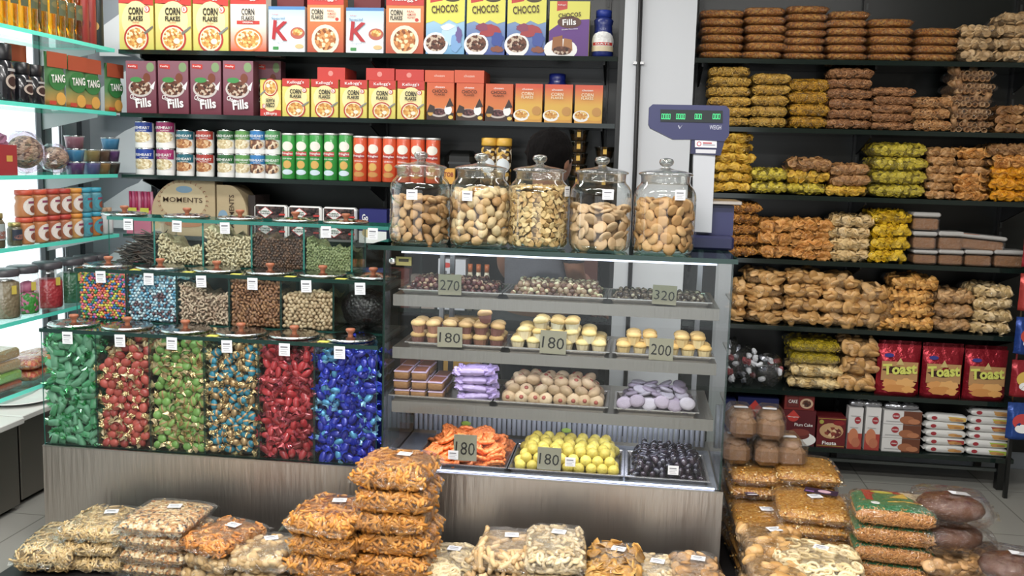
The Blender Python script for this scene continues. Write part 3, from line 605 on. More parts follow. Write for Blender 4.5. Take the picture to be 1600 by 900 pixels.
# maroon filled cereal boxes
pg = grad('6a2536', '8a5a68', 0, .2)
def mar(a, b, lab, Y=RY+.015): return carton('cereal_box', lab, 'cereal box', a, b, 95, S1, pg, [('poly', [(.06, .94), (.06, .86), (.4, .84), (.4, .93)], RED), ('disc', .82, .88, .13, .09, mat('7f9a6a', .5)), ('disc', .48, .48, .4, .17, mat('c9c0bc', .4)), ('disc', .48, .49, .34, .14, CHOC), ('disc', .34, .64, .2, .05, GRN), ('disc', .7, .68, .12, .09, mat('7a3f2a', .5)), ('poly', [(.8, .5), (.98, .62), (.92, .45)], WH)],
       [('text', 'Kwality', .23, .89, .26, .045, WH), ('text', 'Choco', .3, .29, .34, .09, WH, -.35, .04), ('text', 'Fills', .58, .2, .52, .18, WH, .1, .06)], Y=Y, side=mat('6b3340', .4))
for i, (a, b) in enumerate([(196, 245), (246, 295.5), (296.5, 346.5), (347.5, 397)]): mar(a, b, 'maroon chocolate filled cereal box, %s from the left on the second shelf' % ORD[i])
for i, (a, b) in enumerate([(398, 440)]): mar(a, b, 'maroon chocolate filled cereal box half hidden behind the upside-down yellow box', RY+.14)
# small corn flakes
def small_cf(a, b, lab): return carton('cereal_box', lab, 'cereal box', a, b, 123+(a-440)*.02, S1, grad('cfc24a', 'ecd766', 0, .14), cf_front(0), cf_let(), depth=.06, side=mat('c9b23c', .45))
for i, (a, b) in enumerate([(440, 484.5), (485, 529.5), (530, 574.5), (575, 619), (619.5, 664)]): small_cf(a, b, 'small yellow corn flakes box standing upright, %s of five from the left' % ORD[i])
o = small_cf(405.5, 440, 'small yellow corn flakes box standing upside down'); h_ = at(422, 123, RY).z-S1; o.rotation_euler = (0, math.pi, 0); o.location.z = S1+h_-.004
choz = [('rect', 0, 0, 1, .2, mat('3a2620', .5)), ('disc', .46, .2, .32, .12, mat('c4b8b0', .4)), ('disc', .46, .22, .26, .09, speck(['5a3234', '3c2022', '7a4a4c'], 100, bump=.2)), ('disc', .14, .18, .1, .07, mat('cf9a3a', .4)), ('disc', .8, .28, .14, .13, WH), ('poly', [(0, .2), (.12, .42), (.3, .36), (.3, .2)], mat('3a2c28', .5)), ('poly', [(.7, .34), (.86, .6), (1, .38)], mat('3a2c28', .5)), ('disc', .9, .08, .09, .05, mat('e2c04a', .4))]
chl = [('text', 'chozen', .48, .88, .36, .05, WH, 0, .03), ('text', 'CHOCO', .48, .77, .56, .09, mat('4a2c1c', .5), 0, .04), ('text', 'FLAKES', .48, .68, .38, .05, mat('4a2c1c', .5), 0, .03)]
for i, (a, b) in enumerate([(665.5, 710), (711.5, 756), (757, 802)]): carton('cereal_box', 'orange choco flakes box with a dark foot, %s of three from the left' % ORD[i], 'cereal box', a, b, 129+i, S1, grad('d9782e', 'd4562e', .06, .19), choz, chl, depth=.06)
czc = [('rect', 0, 0, 1, .1, mat('d99a2c', .4)), ('disc', .24, .18, .3, .15, WH), ('disc', .24, .2, .24, .11, FLAKE), ('disc', .74, .12, .26, .06, mat('e2a92e', .5)), ('disc', .8, .3, .17, .12, mat('c48a34', .4))]
for i, (a, b) in enumerate([(803.5, 848), (849.5, 895), (896.5, 942)]): carton('cereal_box', 'orange to yellow corn flakes box, %s of three at the right end' % ORD[i], 'cereal box', a, b, 131+i, S1, grad('dfae36', 'd9502c', .08, .17), czc, [('text', 'chozen', .45, .86, .4, .05, WH, 0, .03), ('text', 'CORN', .45, .74, .44, .09, mat('f2e2c0', .5), 0, .03), ('text', 'FLAKES', .45, .65, .44, .07, mat('f2e2c0', .5), 0, .03)], depth=.06)
# boxes lying on top, ends to the front
for i, (a, b, c_, s) in enumerate([(497, 540, '5', 'red'), (573, 617, 5, 'red'), (619, 663, 5, 'red'), (665, 710, 6, 'or'), (711, 757, 6, 'or')]):
    Y = RY+.03; x0 = at(a, 110, Y).x; x1 = at(b, 110, Y).x; zt = at(a, [104, 107, 109, 109, 109][i], Y).z; zb = S1+.205; 
    zb = at((a+b)/2, [123, 126, 127, 128, 129][i], Y).z; w = x1-x0; h = max(zt-zb, .05)
    base = S1+(at(a, 126, RY+.015).z-S1)+.0005
    zb = [at(p_, q_, RY+.015).z for p_, q_ in ((507, 124.4), (597, 125.9), (640, 126.8), (687, 129), (733, 130))][i]+.002
    bm = mat('c8352c', .4) if s == 'red' else mat('d4562e', .4)
    P = [('carton', MB().box(-w/2, w/2, 0, .2, 0, h, bm).mesh('carton')), ('lettering', art(MB(), [('disc', .48, .5, .09, .22, mat('e08a80', .4))] if s == 'red' else [('text', 'chozen', .5, .55, .36, .2, mat('f0c8b8', .5))], w, h, 0).mesh('lettering'))]
    make('cereal_box', ['red cereal box lying flat on the small corn flakes boxes, first from the left', 'red cereal box lying flat on the small corn flakes boxes, second from the left', 'red cereal box lying flat on the small corn flakes boxes, third from the left', 'orange cereal box lying flat on the left choco flakes box', 'orange cereal box lying flat on the middle choco flakes box'][i], 'cereal box', P, ((x0+x1)/2, Y-.01, zb))
# dark red boxes behind the white ones on the top shelf
for i, (a, b) in enumerate([(432, 476), (552, 596)]):
    carton('cereal_box', 'dark red cereal box standing behind the %s white cereal box' % ('left', 'right')[i], 'cereal box', a, b, -30, S0, mat('6a1c22', .5), None, None, Y=RY+.12)
# ---------------------------------------------------------------- round tins, cans, bottles
def can(name, label, cat, px, py, zb, r, h, body, items, letters, Y=None, lid=None, top=CHROME, group=None, lidh=.006):
    Y = RY+.02+r if Y is None else Y; x = at(px, py, Y-r*.7).x
    mb = MB().add(*lathe([(r*.97, 0), (r, .003), (r, h-.004), (r*.96, h)], 28), body)
    P = [('tin_body', mb.mesh('tin_body')), ('rim', MB().add(*lathe([(r*1.0, h-.004), (r*1.03, h-.002), (r*1.03, h+lidh), (r*.9, h+lidh), (r*.85, h)], 28), top).mesh('rim'))]
    if items: P.append(('printed_label', art(MB(), items, 2*math.pi*r*.46, h, 0, wrap=r).mesh('printed_label')))
    if letters: P.append(('lettering', art(MB(), letters, 2*math.pi*r*.46, h, 0, wrap=r, lay=.0008).mesh('lettering')))
    return make(name, label, cat, P, (x, Y, zb+.0005), rnd.uniform(-.12, .12), group)
NUTS = {0: speck(['e3d2a8', 'cdb684', 'f0e4c4'], 90, bump=.2), 1: speck(['c58a50', 'a8683a', 'e0b888'], 90, bump=.2), 2: speck(['5a3a2e', '8a5a40', 'c99a70', 'e6d0b0'], 90, bump=.2)}
T = [(222, 'blue', '2344a0', 0, .155/2), (255, 'magenta', 'a8276a', 0, 0), (286, 'teal', '1f6a7a', 1, 0), (317, 'red', 'b23a2e', 1, 0), (350, 'green', '2f6a3a', 0, 0), (377, 'light green', '5f9a4a', 0, 0), (400, 'sky blue', '2f7fc0', 2, 0), (424, 'leaf green', '4f9a5a', 2, 0)]
for i, (px, nm, c, nu, _) in enumerate(T):
    big = i < 2; r = .047 if big else (.045 if i < 5 else .04); h = (at(px, 188, RY+.02).z-S2)/2-.008 if big else (at(px, 202, RY+.02).z-S2)/2-.008
    for lv in (0, 1):
        can('nut_tin', '%s and white tin of nuts, %s of its stack of two' % (nm, ('bottom', 'top')[lv]), 'tin', px, 240, S2+lv*(h+.007), r, h, WH,
            [('rect', 0, .62, 1, 1, mat(c, .35)), ('disc', .5, .42, .42, .22, NUTS[nu]), ('rect', 0, 0, 1, .2, WH)], [('text', 'PUREHEART', .5, .78, .74, .11, WH, 0, .03), ('text', 'ROASTED', .6, .67, .3, .04, WH)])
G5 = [449, 471, 492, 515, 538]; O6 = [561, 584, 607, 629, 651, 675]
for i, px in enumerate(G5+O6):
    g_ = i < 5; c = '2f9a3c' if g_ else 'd9501e'; r = .0365; h = at(px, 209 if g_ else 213+(px-561)*.03, RY+.02).z-S2-.004
    can('crisp_can', '%s tall can of stacked crisps, %s from the left of the %s' % (('green' if g_ else 'orange'), ORD[i if g_ else i-5], 'green ones' if g_ else 'orange ones'), 'can', px, 240, S2, r, h, mat(c, .3, coat=.3),
        [('disc', .5, .74, .27, .105, mat('efe9dc', .4)), ('rect', .22, .52, .78, .62, mat('c8403c' if g_ else 'b92c22', .4)), ('disc', .5, .33, .2, .09, mat('d9a94a', .5)), ('disc', .5, .16, .26, .06, mat('cfe0ea', .4) if g_ else mat('c98a3a', .5))],
        [('text', 'Pringles', .5, .57, .5, .065, WH, 0, .04), ('text', 'SOUR CREAM' if g_ else 'DESI MASALA', .5, .46, .4, .03, WH)], top=mat('d8d8d4', .3, .5))
# oats bottle
def bottle(name, label, cat, loc, prof, body, capprof, capm, items=None, letters=None, wrap=.04, h=.2, z0=.02, inner=None, n=20, rz=0, group=None, sc=None):
    P = [('bottle', MB().add(*lathe(prof, n), body).mesh('bottle')), ('cap', MB().add(*lathe(capprof, n), capm).mesh('cap'))]
    if inner: P.append(('filling', MB().add(*lathe(inner[0], n), inner[1]).mesh('filling')))
    if items: P.append(('printed_label', art(MB(), items, 2*math.pi*wrap*.4, h, 0, wrap=wrap, z0=z0).mesh('printed_label')))
    if letters: P.append(('lettering', art(MB(), letters, 2*math.pi*wrap*.4, h, 0, wrap=wrap, z0=z0, lay=.0008).mesh('lettering')))
    return make(name, label, cat, P, loc, rz, group, sc=sc)
bl = mat('1f2f7a', .3, coat=.3)
q = at(942, 60, RY+.05)
bottle('oats_bottle', 'blue waisted plastic bottle of oats at the right end of the top shelf', 'bottle', (q.x, RY+.07, S0), [(.045, 0), (.052, .01), (.053, .08), (.044, .12), (.042, .15), (.048, .175), (.03, .195)], bl, [(.038, .19), (.038, .222), (.034, .224)], mat('223a9a', .4),
       [('disc', .5, .62, .5, .42, WH), ('rect', 0, .2, 1, .42, mat('d9c8a4', .5)), ('rect', .1, .45, .9, .58, RED)], [('text', 'Oats', .5, .86, .4, .12, WH), ('text', 'OATS', .5, .51, .5, .08, WH)], wrap=.0535, h=.11, z0=.005)
q = at(871, 122, RY+.2); one('blue_jar', 'blue lidded jar standing behind the corn flakes boxes', 'jar', MB().add(*lathe([(.045, 0), (.05, .01), (.05, .17), (.04, .185), (.042, .19), (.042, .215), (.035, .218)], 20), mat('1c2c86', .3, coat=.4)), (q.x, RY+.2, S1), sc=(1, 1, 1.15))
# yellow-lidded bottles, bowls, black printer
for i, px in enumerate((764, 787)):
    q = at(px, 250, RY+.06)
    bottle('dates_bottle', 'yellow-capped patterned bottle, %s of the pair on the third shelf' % ('left', 'right')[i], 'bottle', (q.x, RY+.06, S2), [(.036, 0), (.04, .01), (.04, .18), (.034, .2)], speck(['3a2a18', 'cfa23a', '2a2018', 'e8dcc0', '6a4a20'], 60, bump=.1), [(.038, .195), (.04, .2), (.04, .232), (.034, .235)], mat('dca81e', .4),
           [('disc', .5, .55, .36, .2, mat('dfe6ea', .4))], None, wrap=.04, h=.18, z0=0)
def cupstack(px, ptop, n, k):
    q = at(px, 250, RY+.07); h = at(px, ptop, RY+.03).z-S2; dz = (h-.055)/max(1, n-1)
    for i in range(n):
        mb = MB().add(*lathe([(.034, 0), (.038, .004), (.049, .052), (.052, .054), (.050, .056), (.035, .006), (.001, .005)], 22, caps=False), clear(tint=(.86, .82, .72), lo=.12, hi=.9, rough=.06))
        mb.add(*lathe([(.033, .006), (.042, .035), (.001, .036)], 14, caps=False), mat('6a4c2c', .5)); mb.box(-.006, .012, -.0465, -.0445, .02, .045, mat('d8a92a', .5))
        one('sweet_tub', 'clear round tub of brown sweets, %s from the bottom of the %s stack' % (ORD[i], k), 'tub', mb, (q.x, RY+.075, S2+.0005+i*dz), group='clear tubs on the third shelf')
cupstack(903, 203, 5, 'taller'); cupstack(944, 230, 3, 'shorter')
q0, q1 = at(692, 222, RY+.04), at(742, 222, RY+.04)
t = thing('label_printer', 'black rounded label printer on the third shelf behind the jars', 'printer', ((q0.x+q1.x)/2, RY+.06, S2))
w_ = q1.x-q0.x; obj('body', MB().add(*bevbox(w_, .16, .17, .03), BLACK, (0, .08, .085), smooth=False), t); obj('slot', MB().box(-w_*.35, w_*.35, -.003, 0, .10, .112, mat('333638', .3)), t)
q = at(703, 265, RY+.02); t = thing('sweet_packet', 'small orange-yellow packet with dark red letters between the two left jars', 'packet', (q.x, RY+.0, S2))
obj('packet', MB().add(*bevbox(.062, .02, .078, .003), mat('e0a32e', .4), (0, .0, .04+.0), smooth=False), t); obj('lettering', art(MB(), [('text', 'TOB', .5, .62, .8, .3, DRED, 0, .06)], .06, .078, -.0105), t)
# ---------------------------------------------------------------- fourth shelf: kraft boxes, dates trays
S3b = S3
def plate(name, label, cat, pts, z, Y, depth, m, extra, loc=None):
    pass
x0 = at(237, 330, RY+.03).x; x1 = at(336, 330, RY+.03).x; w = x1-x0; zt = at(290, 278, RY+.03).z; h = zt-S3
def archbox(w, h, d, rl=.42):
    n = 10; P = [(-w/2, 0), (w/2, 0), (w/2, h)]
    P += [(-w/2+w*.62*(1-math.sin(a)), h*(1-.62)+h*.62*math.cos(a)) for a in [math.pi/2*i/n for i in range(n+1)]]
    V = [(x, 0, z) for x, z in P]+[(x, d, z) for x, z in P]; k = len(P)
    return np.array(V), [tuple(range(k))]+[tuple(range(k, 2*k))[::-1]]+[(i, i+k, (i+1) % k+k, (i+1) % k) for i in range(k)]
KR = mat('b8a27c', .6, bump=.1, bscale=60); KR2 = mat('c7b48e', .6)
def scallop(w, h, n=26):
    mb = MB()
    for i in range(n):
        a = 2*math.pi*i/n; G = torus(.006, .0012, 8, 4, arc=.5); mb.add(G[0], G[1], mat('96503a', .5), (w*.38*math.cos(a), -.0018, h*.6+h*.34*math.sin(a)), Euler((1.57, -a-math.pi/2+1.57, 0)))
    return mb
P = [('box', MB().add(*archbox(w, h, .1), KR, smooth=False).mesh('box')), ('printed_front', art(MB(), [('disc', .5, .6, .36, .32, KR2), ('disc', .52, .80, .13, .06, mat('7f9fb8', .5)), ('disc', .5, .2, .3, .06, mat('b57a50', .5))], w, h, 0).mesh('printed_front')), ('scalloped_border', scallop(w, h).mesh('border')),
     ('lettering', art(MB(), [('text', 'MOMENTS', .5, .62, .62, .085, mat('4a3524', .5), 0, .02)], w, h, 0, lay=.0009).mesh('lettering'))]
make('gift_box', 'large kraft brown gift box with a rounded corner and scalloped circle, standing upright', 'gift box', P, ((x0+x1)/2, RY+.03, S3))
x0 = at(339, 330, RY+.03).x; x1 = at(386, 330, RY+.03).x; w = x1-x0; zt = at(350, 289, RY+.03).z; h = zt-S3
V, Fc = archbox(w, h, .16); V[:, 0] *= -1; Fc = [f[::-1] for f in Fc]
make('gift_box', 'narrow kraft brown gift box with sideways lettering beside the large kraft box', 'gift box', [('box', MB().add(V, Fc, KR, smooth=False).mesh('box')), ('printed_front', art(MB(), [('disc', .2, .4, .16, .12, mat('7f9fb8', .5))], w, h, 0).mesh('pf')), ('lettering', art(MB(), [('text', 'MOMENTS', .5, .5, 1.05, .1, mat('4a3524', .5), math.pi/2)], w, h, 0, lay=.0009).mesh('lt'))], ((x0+x1)/2, RY+.03, S3))
x0 = at(388, 330, RY+.05).x; x1 = at(399, 330, RY+.05).x; one('dark_box', 'dark brown boxes edge-on beside the narrow kraft box', 'box', MB().box(x0, x1, RY+.05, RY+.25, S3, S3+.22, mat('3a2c28', .4)))
# pink bags
for i, (a, b) in enumerate([(200, 219), (219, 238)]):
    x0 = at(a, 320, RY+.05).x; x1 = at(b, 320, RY+.05).x; mb = MB(); 
    for k in range(4): mb.add(*tube([(0, 0, 0), (.003, 0, .05), (0, 0, .1)], [.008, .01, .007], 6), mat(['a82a58', 'c45a84', 'b5345e', 'd88aa8'][k], .3), (x0+(k+.5)*(x1-x0)/4, RY+.06, S3+.12))
    mb.box(x0, x1, RY+.03, RY+.09, S3, S3+.12, mat('c86a86', .4)); mb.box(x0+.01, x1-.01, RY+.029, RY+.03, S3+.11, S3+.135, mat('c2c43a', .4))
    one('pink_packet', 'pink packet of candy sticks, %s one beside the large kraft box' % ('left', 'right')[i], 'packet', mb)
# dates trays
DATE = speck(['2a1a1a', '46302e', '1c1414', '5c4440'], 90, rough=.3, bump=.6)
for i, (a, b) in enumerate([(395.5, 447), (448.5, 501), (502.5, 556)]):
    Y = RY+.03; x0 = at(a, 335, Y).x; x1 = at(b, 335, Y).x; w = x1-x0; zt = at(a, 319+i*2, Y).z; h = (zt-S3)/2-.001
    mb = MB(); V, Fc = bevbox(w, h, .05, .012); R = Matrix.Rotation(math.pi/2, 3, 'X'); mb.add(V, Fc, WH, (0, .03, h/2), R, smooth=False)
    A = [('rect', .06, .12, .94, .92, DATE), ('poly', [(.12, .55), (.36, .9), (.6, .55), (.36, .2)], RED), ('poly', [(.15, .55), (.36, .86), (.57, .55), (.36, .24)], WH), ('rect', .78, .4, .96, .5, RED)]
    make('dates_tray', 'white tray pack of black dates, %s from the left of three' % ORD[i], 'tray pack', DT := [('tray', mb.mesh('tray')), ('printed_label', art(MB(), A, w, h, .004).mesh('pl')), ('lettering', art(MB(), [('text', 'KIMIA', .36, .62, .3, .09, mat('2f5a3a', .5), 0, .05), ('text', 'DATES', .36, .48, .3, .09, DK, 0, .05)], w, h, .004, lay=.0012).mesh('lt'))], ((x0+x1)/2, Y, S3+h+.001))
    make('dates_tray', 'white dates tray pack in the lower layer, %s from the left' % ORD[i], 'tray pack', DT, ((x0+x1)/2, Y, S3))
carton('snack_box', 'navy blue and white snack box beside the dates trays', 'box', 560, 605, 327, S3, mat('25286e', .4), [('rect', 0, 0, 1, .35, WH), ('disc', .3, .3, .2, .14, mat('d9c08a', .5))], [('text', 'Go', .22, .75, .22, .2, WH, 0, .05)], depth=.1)
# shelf 5 (seen through the display case)
carton('cake_roll_box', 'white cake roll box with a red oval logo, seen through the display case', 'box', 683, 728, 405, S4, mat('c3c6cf', .5), [('disc', .32, .88, .16, .05, RED), ('disc', .55, .55, .16, .1, mat('4a2f28', .5))], [('text', 'Roll', .2, .72, .26, .1, DK, 0, .04)], depth=.12)
for i, px in enumerate((735, 748, 761)):
    q = at(px, 430, RY+.05); bottle('sauce_bottle', 'orange-capped small bottle seen through the case, %s from the left' % ORD[i], 'bottle', (q.x, RY+.04, S4), [(.015, 0), (.016, .16), (.01, .2)], mat('c7bfa8', .4), [(.012, .195), (.012, .235)], mat('c76a2a', .4), [('rect', 0, .1, 1, .5, mat('b5842e', .5))], None, wrap=.0165, h=.15, z0=.01)
for i, (a, b, tp, c, l) in enumerate([(606, 640, 420, '7a3a34', 'maroon'), (640, 680, 430, '9c8c84', 'beige'), (893, 934, 405, '5a3128', 'chestnut brown')]):
    carton('packet_box', l+' snack packet on a low shelf seen through the display case', 'packet', a, b, tp, S4, mat(c, .5), [('disc', .5, .5, .3, .25, mat('94685a', .5))], None)
for i, (a, b, tp, c, l) in enumerate([(690, 752, 488, 'b58a3a', 'mustard and black'), (610, 680, 540, '6a2f28', 'dark red'), (780, 935, 545, '2c2a30', 'long charcoal')]):
    carton('packet_box', l+' packet on the lowest rack shelf seen through the case', 'packet', a, b, tp, SH[5], mat(c, .5), [('disc', .5, .7, .35, .15, mat('6a4a20', .5))], None)
# ---------------------------------------------------------------- left glass rack goods
def left_y(px, py, x=LX-.05): return atx(px, py, x).y
LXI = LX-.07
oilm = clear(tint=(.9, .9, .85), lo=.08, hi=.8, rough=.05); OIL = clear(tint=(.92, .62, .06), lo=.06, hi=.7, rough=.05)
oilp = [('filling', MB().add(*lathe([(.028, .003), (.029, .2), (.012, .25)], 14), OIL).mesh('filling')), ('glass', MB().add(*lathe([(.030, 0), (.031, .2), (.013, .255), (.013, .3)], 14), oilm).mesh('glass')),
        ('cap', MB().add(*lathe([(.015, .29), (.015, .325), (.012, .326)], 12), mat('8d9a8a', .4)).mesh('cap')), ('printed_label', art(MB(), [('rect', .1, 0, .9, 1, mat('4a5236', .5)), ('disc', .5, .6, .3, .2, mat('6a6238', .5))], .07, .07, 0, wrap=.0315, z0=.1).mesh('pl'))]
ys = np.linspace(3.72, 4.42, 11)
for i, y in enumerate(ys):
    make('oil_bottle', 'glass bottle of golden oil, %s nearest along the top glass shelf' % (ORD[i] if i < 12 else ''), 'bottle', oilp, (LX-.05, y, S0), math.pi/2, 'bottles of golden oil on the top glass shelf')
for i, (y, c, l) in enumerate([(4.47, '8a2a24', 'front'), (4.535, '8a2a24', 'back'), (4.6, '1f2a28', '')]):
    can('tall_can', ['dark red tall can beside the oil bottles, nearer one', 'dark red tall can beside the oil bottles, farther one', 'black-green tall can in the corner beside the cereal boxes'][i], 'can', 170+i*8, 40, S0, .03, .24, mat(c, .35), [('disc', .5, .4, .3, .1, mat('6a1a18' if i < 2 else 'b58a3a', .4))], None, Y=y, top=mat('b9a98a', .3, .8)).location.x = LX-.045
# coffee jars
cof = [(.040, 0), (.043, .006), (.043, .1), (.03, .125)]
for i, (px, z) in enumerate([(8, 1), (36, 0), (55, 0)]):
    y = left_y(px, 150)
    bottle('coffee_jar', ['large black coffee jar at the left edge of the frame', 'small black coffee jar, nearer of the two beside the orange pouches', 'small black coffee jar right beside the orange pouches'][i], 'jar', (LX-.06, y, S1), cof, mat('1c1c22', .2, coat=.5), [(.034, .12), (.036, .125), (.036, .165), (.03, .168)], mat('15151a', .35), [('disc', .5, .38, .28, .22, mat('b5a598', .5)), ('disc', .5, .38, .2, .15, mat('3a2420', .5)), ('rect', .3, .68, .7, .76, mat('a8a8a8', .5))], None, wrap=.0435, h=.1, rz=math.pi/2, sc=(1.1, 1.1, 1.45 if z else 1.05))
# drink powder pouches
def pouch(w, h, d, m, n=8):
    V = []; Fc = []
    for s in (-1, 1):
        for j in range(n+1):
            v = j/n
            for i in range(n+1):
                u = i/n*2-1; t = d/2*(1-u**4)**.5*min(1, (1-v)*3.0)**.7
                V.append((w/2*u*(1-.03*math.sin(v*3.14)), s*t, h*v))
    k = (n+1)**2
    for j in range(n):
        for i in range(n):
            a = j*(n+1)+i; Fc.append((a, a+1, a+n+2, a+n+1)); Fc.append((k+a, k+a+n+1, k+a+n+2, k+a+1))
    for i in range(n): Fc.append((i+1, i, k+i, k+i+1))
    return np.array(V), Fc
for i, (px, big, l) in enumerate([(52, 1, 'set back behind the coffee jars'), (84, 0, 'beside the coffee jars'), (116, 0, 'second in the front row'), (139, 0, 'third in the front row'), (175, 0, 'in the corner beside the maroon boxes')]):
    y = left_y(px, 150); h = .235; w = .13
    mb = MB().add(*pouch(w, h, .035, grad('c9a03a', '5a9a4a', 0, .12)), grad('c08a3a', '4a7f4a', .01, .1)); F_ = -.019
    A = [('rect', -.02, .72, 1.02, 1.0, mat('ab4a2a', .4)), ('disc', .5, .5, .46, .2, mat('2f7a3c', .4)), ('rect', .05, .03, .4, .1, mat('c8402c', .4)), ('disc', .65, .15, .25, .12, mat('d9a03a', .5))]
    make('drink_pouch', 'orange and green drink powder pouch '+l, 'pouch', [('pouch', mb.mesh('pouch')), ('printed_front', art(MB(), A, w*.985, h, -.018).mesh('pf')), ('lettering', art(MB(), [('text', 'TANG', .5, .52, .7, .15, WH, .08, .05)], w, h, -.018, lay=.0012).mesh('lt'))], (LX-.045-(.1 if big else 0), y, S1), math.pi/2-.12, sc=(1, 1, 1.05 if not big else 1.12))
# third glass shelf: red bag, wicker hamper, tubs
y = left_y(6, 240)
make('gift_bag', 'red gift bag with a frilly top on the third glass shelf', 'bag', [('bag', MB().box(-.08, .08, -.04, .04, 0, .13, mat('a3242c', .4)).mesh('bag')), ('printed_front', art(MB(), [('rect', .55, .45, .8, .65, mat('d0a03a', .5))], .16, .13, -.04).mesh('pf')), ('tissue', MB().add(*ball(.06, .035, .035, 12, 7, lump=.3), mat('8e5a78', .4), (0, 0, .145), smooth=False).mesh('tissue'))], (LX-.07, y-.02, S2), math.pi/2)
for i, (px, s, l) in enumerate([(52, 1.35, 'wide oval'), (98, 1.0, 'round')]):
    y = left_y(px, 240)
    mb = MB().add(*ball(.085*s, .05, .055*s, 18, 9), speck(['b59a78', '9c8468', 'd0b894', '6a5a4a'], 50, stretch=(1, 3, 3))); P = [('basket', mb.mesh('basket')), ('wrapping', MB().add(*ball(.098*s, .062, .068*s, 14, 8, lump=.12), clear(tint=(.9, .86, .93), lo=.15, hi=.7, rough=.15), smooth=False).mesh('wrap'))]
    make('wrapped_hamper', l+' wicker hamper wrapped in clear film on the third glass shelf', 'hamper', P, (LX-.09, y, S2+.068*s*1.1), math.pi/2)
cs = ['5a3a6a', '3a7fa8', '8a5a6a', '5a5a8a', '8a7a4a', '4a4438', '8a6a3a', '5a4436', '8f7a5a', '3a342c']
k = 0
for px, n, nm in ((117, 3, 'purple'), (142, 2, 'golden'), (158, 2, 'olive'), (173, 3, 'brown')):
    y = left_y(px, 250); 
    for lv in range(n):
        c = cs[(k*3+lv) % len(cs)]; mb = MB().add(*lathe([(.038, 0), (.045, .048), (.046, .054)], 16), mat(c, .3, coat=.5))
        P = [('tub', mb.mesh('tub')), ('lid', MB().add(*lathe([(.047, .054), (.048, .060), (.03, .061)], 16), clear(tint=(.9, .9, .9), lo=.3, hi=.9, rough=.1)).mesh('lid'))]
        make('sweet_tub', 'small round tub of sweets, %s level of the %s stack from the window' % (ORD[lv], ORD[k]), 'tub', P, (LX-.05, y, S2+lv*.0625), 0, 'stacked tubs on the third glass shelf', sc=(1, 1, 1))
    k += 1
# fourth glass shelf: spread jars two high
spp = [(.036, 0), (.039, .008), (.039, .05), (.033, .07), (.038, .085), (.032, .1)]
cols = ['c07a44', 'c07a44', 'ac6240', 'b06a48', 'c98f4a', '5a9aa8', '5a9aa8']; caps = ['c8492c', 'c8492c', 'b8382c', 'b8382c', 'd88a22', '2f9ab5', '2f9ab5']
for lv in (0, 1):
    for i, px in enumerate((38, 60, 80, 98, 116, 131, 147)):
        y = left_y(px, 340); 
        bottle('spread_jar', 'plastic jar of %s nut spread, %s of the row on the %s layer' % (('orange', 'orange', 'rust', 'rust', 'amber', 'blue-labelled', 'blue-labelled')[i], ORD[i], ('lower', 'upper')[lv]), 'jar', (LX-.05, y, S3+lv*.122), spp, mat(cols[i] if lv == 1 or i != 6 else 'c0742c', .35), [(.036, .098), (.038, .1), (.038, .118), (.034, .12)], mat(caps[i], .4),
               [('disc', .5, .5, .42, .46, mat('d8cfc8' if i < 5 else '3f8fa0', .5)), ('disc', .56, .36, .2, .2, mat('8a4a34', .5)), ('rect', .3, .66, .7, .78, mat('8a3a5a', .5))], None, wrap=.0395, h=.085, z0=.005, rz=math.pi/2)
for i, (px, s, l) in enumerate([(-12, 1.25, 'olive jar with a gold lid nearest the camera'), (14, 1.25, 'wide olive jar with a gold lid beside the spread jars'), (46, .85, 'small slim jar of olives in front of the spread jars')]):
    y = left_y(px, 370, LX-.02)-.06
    bottle('olive_jar', l, 'jar', (LX-.05, y, S3), [(.034, 0), (.036, .006), (.036, .085), (.028, .1)], mat('5a5440', .2, coat=.4), [(.03, .1), (.031, .102), (.031, .118), (.027, .12)], mat('a8985a', .3, .6), [('rect', 0, .1, 1, .75, mat('9aa6a8' if i < 2 else '2c3444', .5)), ('disc', .5, .3, .4, .16, mat('8a5a50', .5))], None, wrap=.0365, h=.085, rz=math.pi/2, sc=(s, s, s))
for i, px in enumerate((169, 184)):
    y = left_y(px, 335) if i == 0 else 4.62
    bottle('spice_bottle', 'little white bottle with a wooden cap, %s of the pair by the corner' % ('nearer', 'farther')[i], 'bottle', (LX-.05, y, S3), [(.02, 0), (.024, .006), (.024, .09), (.014, .11)], mat('c9ccce', .3, coat=.3), [(.015, .108), (.018, .114), (.018, .135), (.014, .136)], mat('b08a6a', .5), n=14)
for i, px in enumerate((160, 178)):
    q = atx(px, 350, LX-.01)
    t = thing('white_card', 'small white card with a blue letter W standing on the fourth glass shelf' if i == 0 else 'plain white tissue pack behind the glass bins', 'card' if i == 0 else 'pack', (LX-.04, 4.44 if i == 0 else 4.54, S3))
    obj('card', MB().box(-.003, .003, -.035, .035, 0, .085, WH), t)
    if i == 0: obj('lettering', art(MB(), [('text', 'W', .5, .5, .6, .4, mat('3a4f9a', .5), 0, .04)], .07, .085, 0), t, (.003, 0, 0), Euler((0, 0, math.pi/2)))
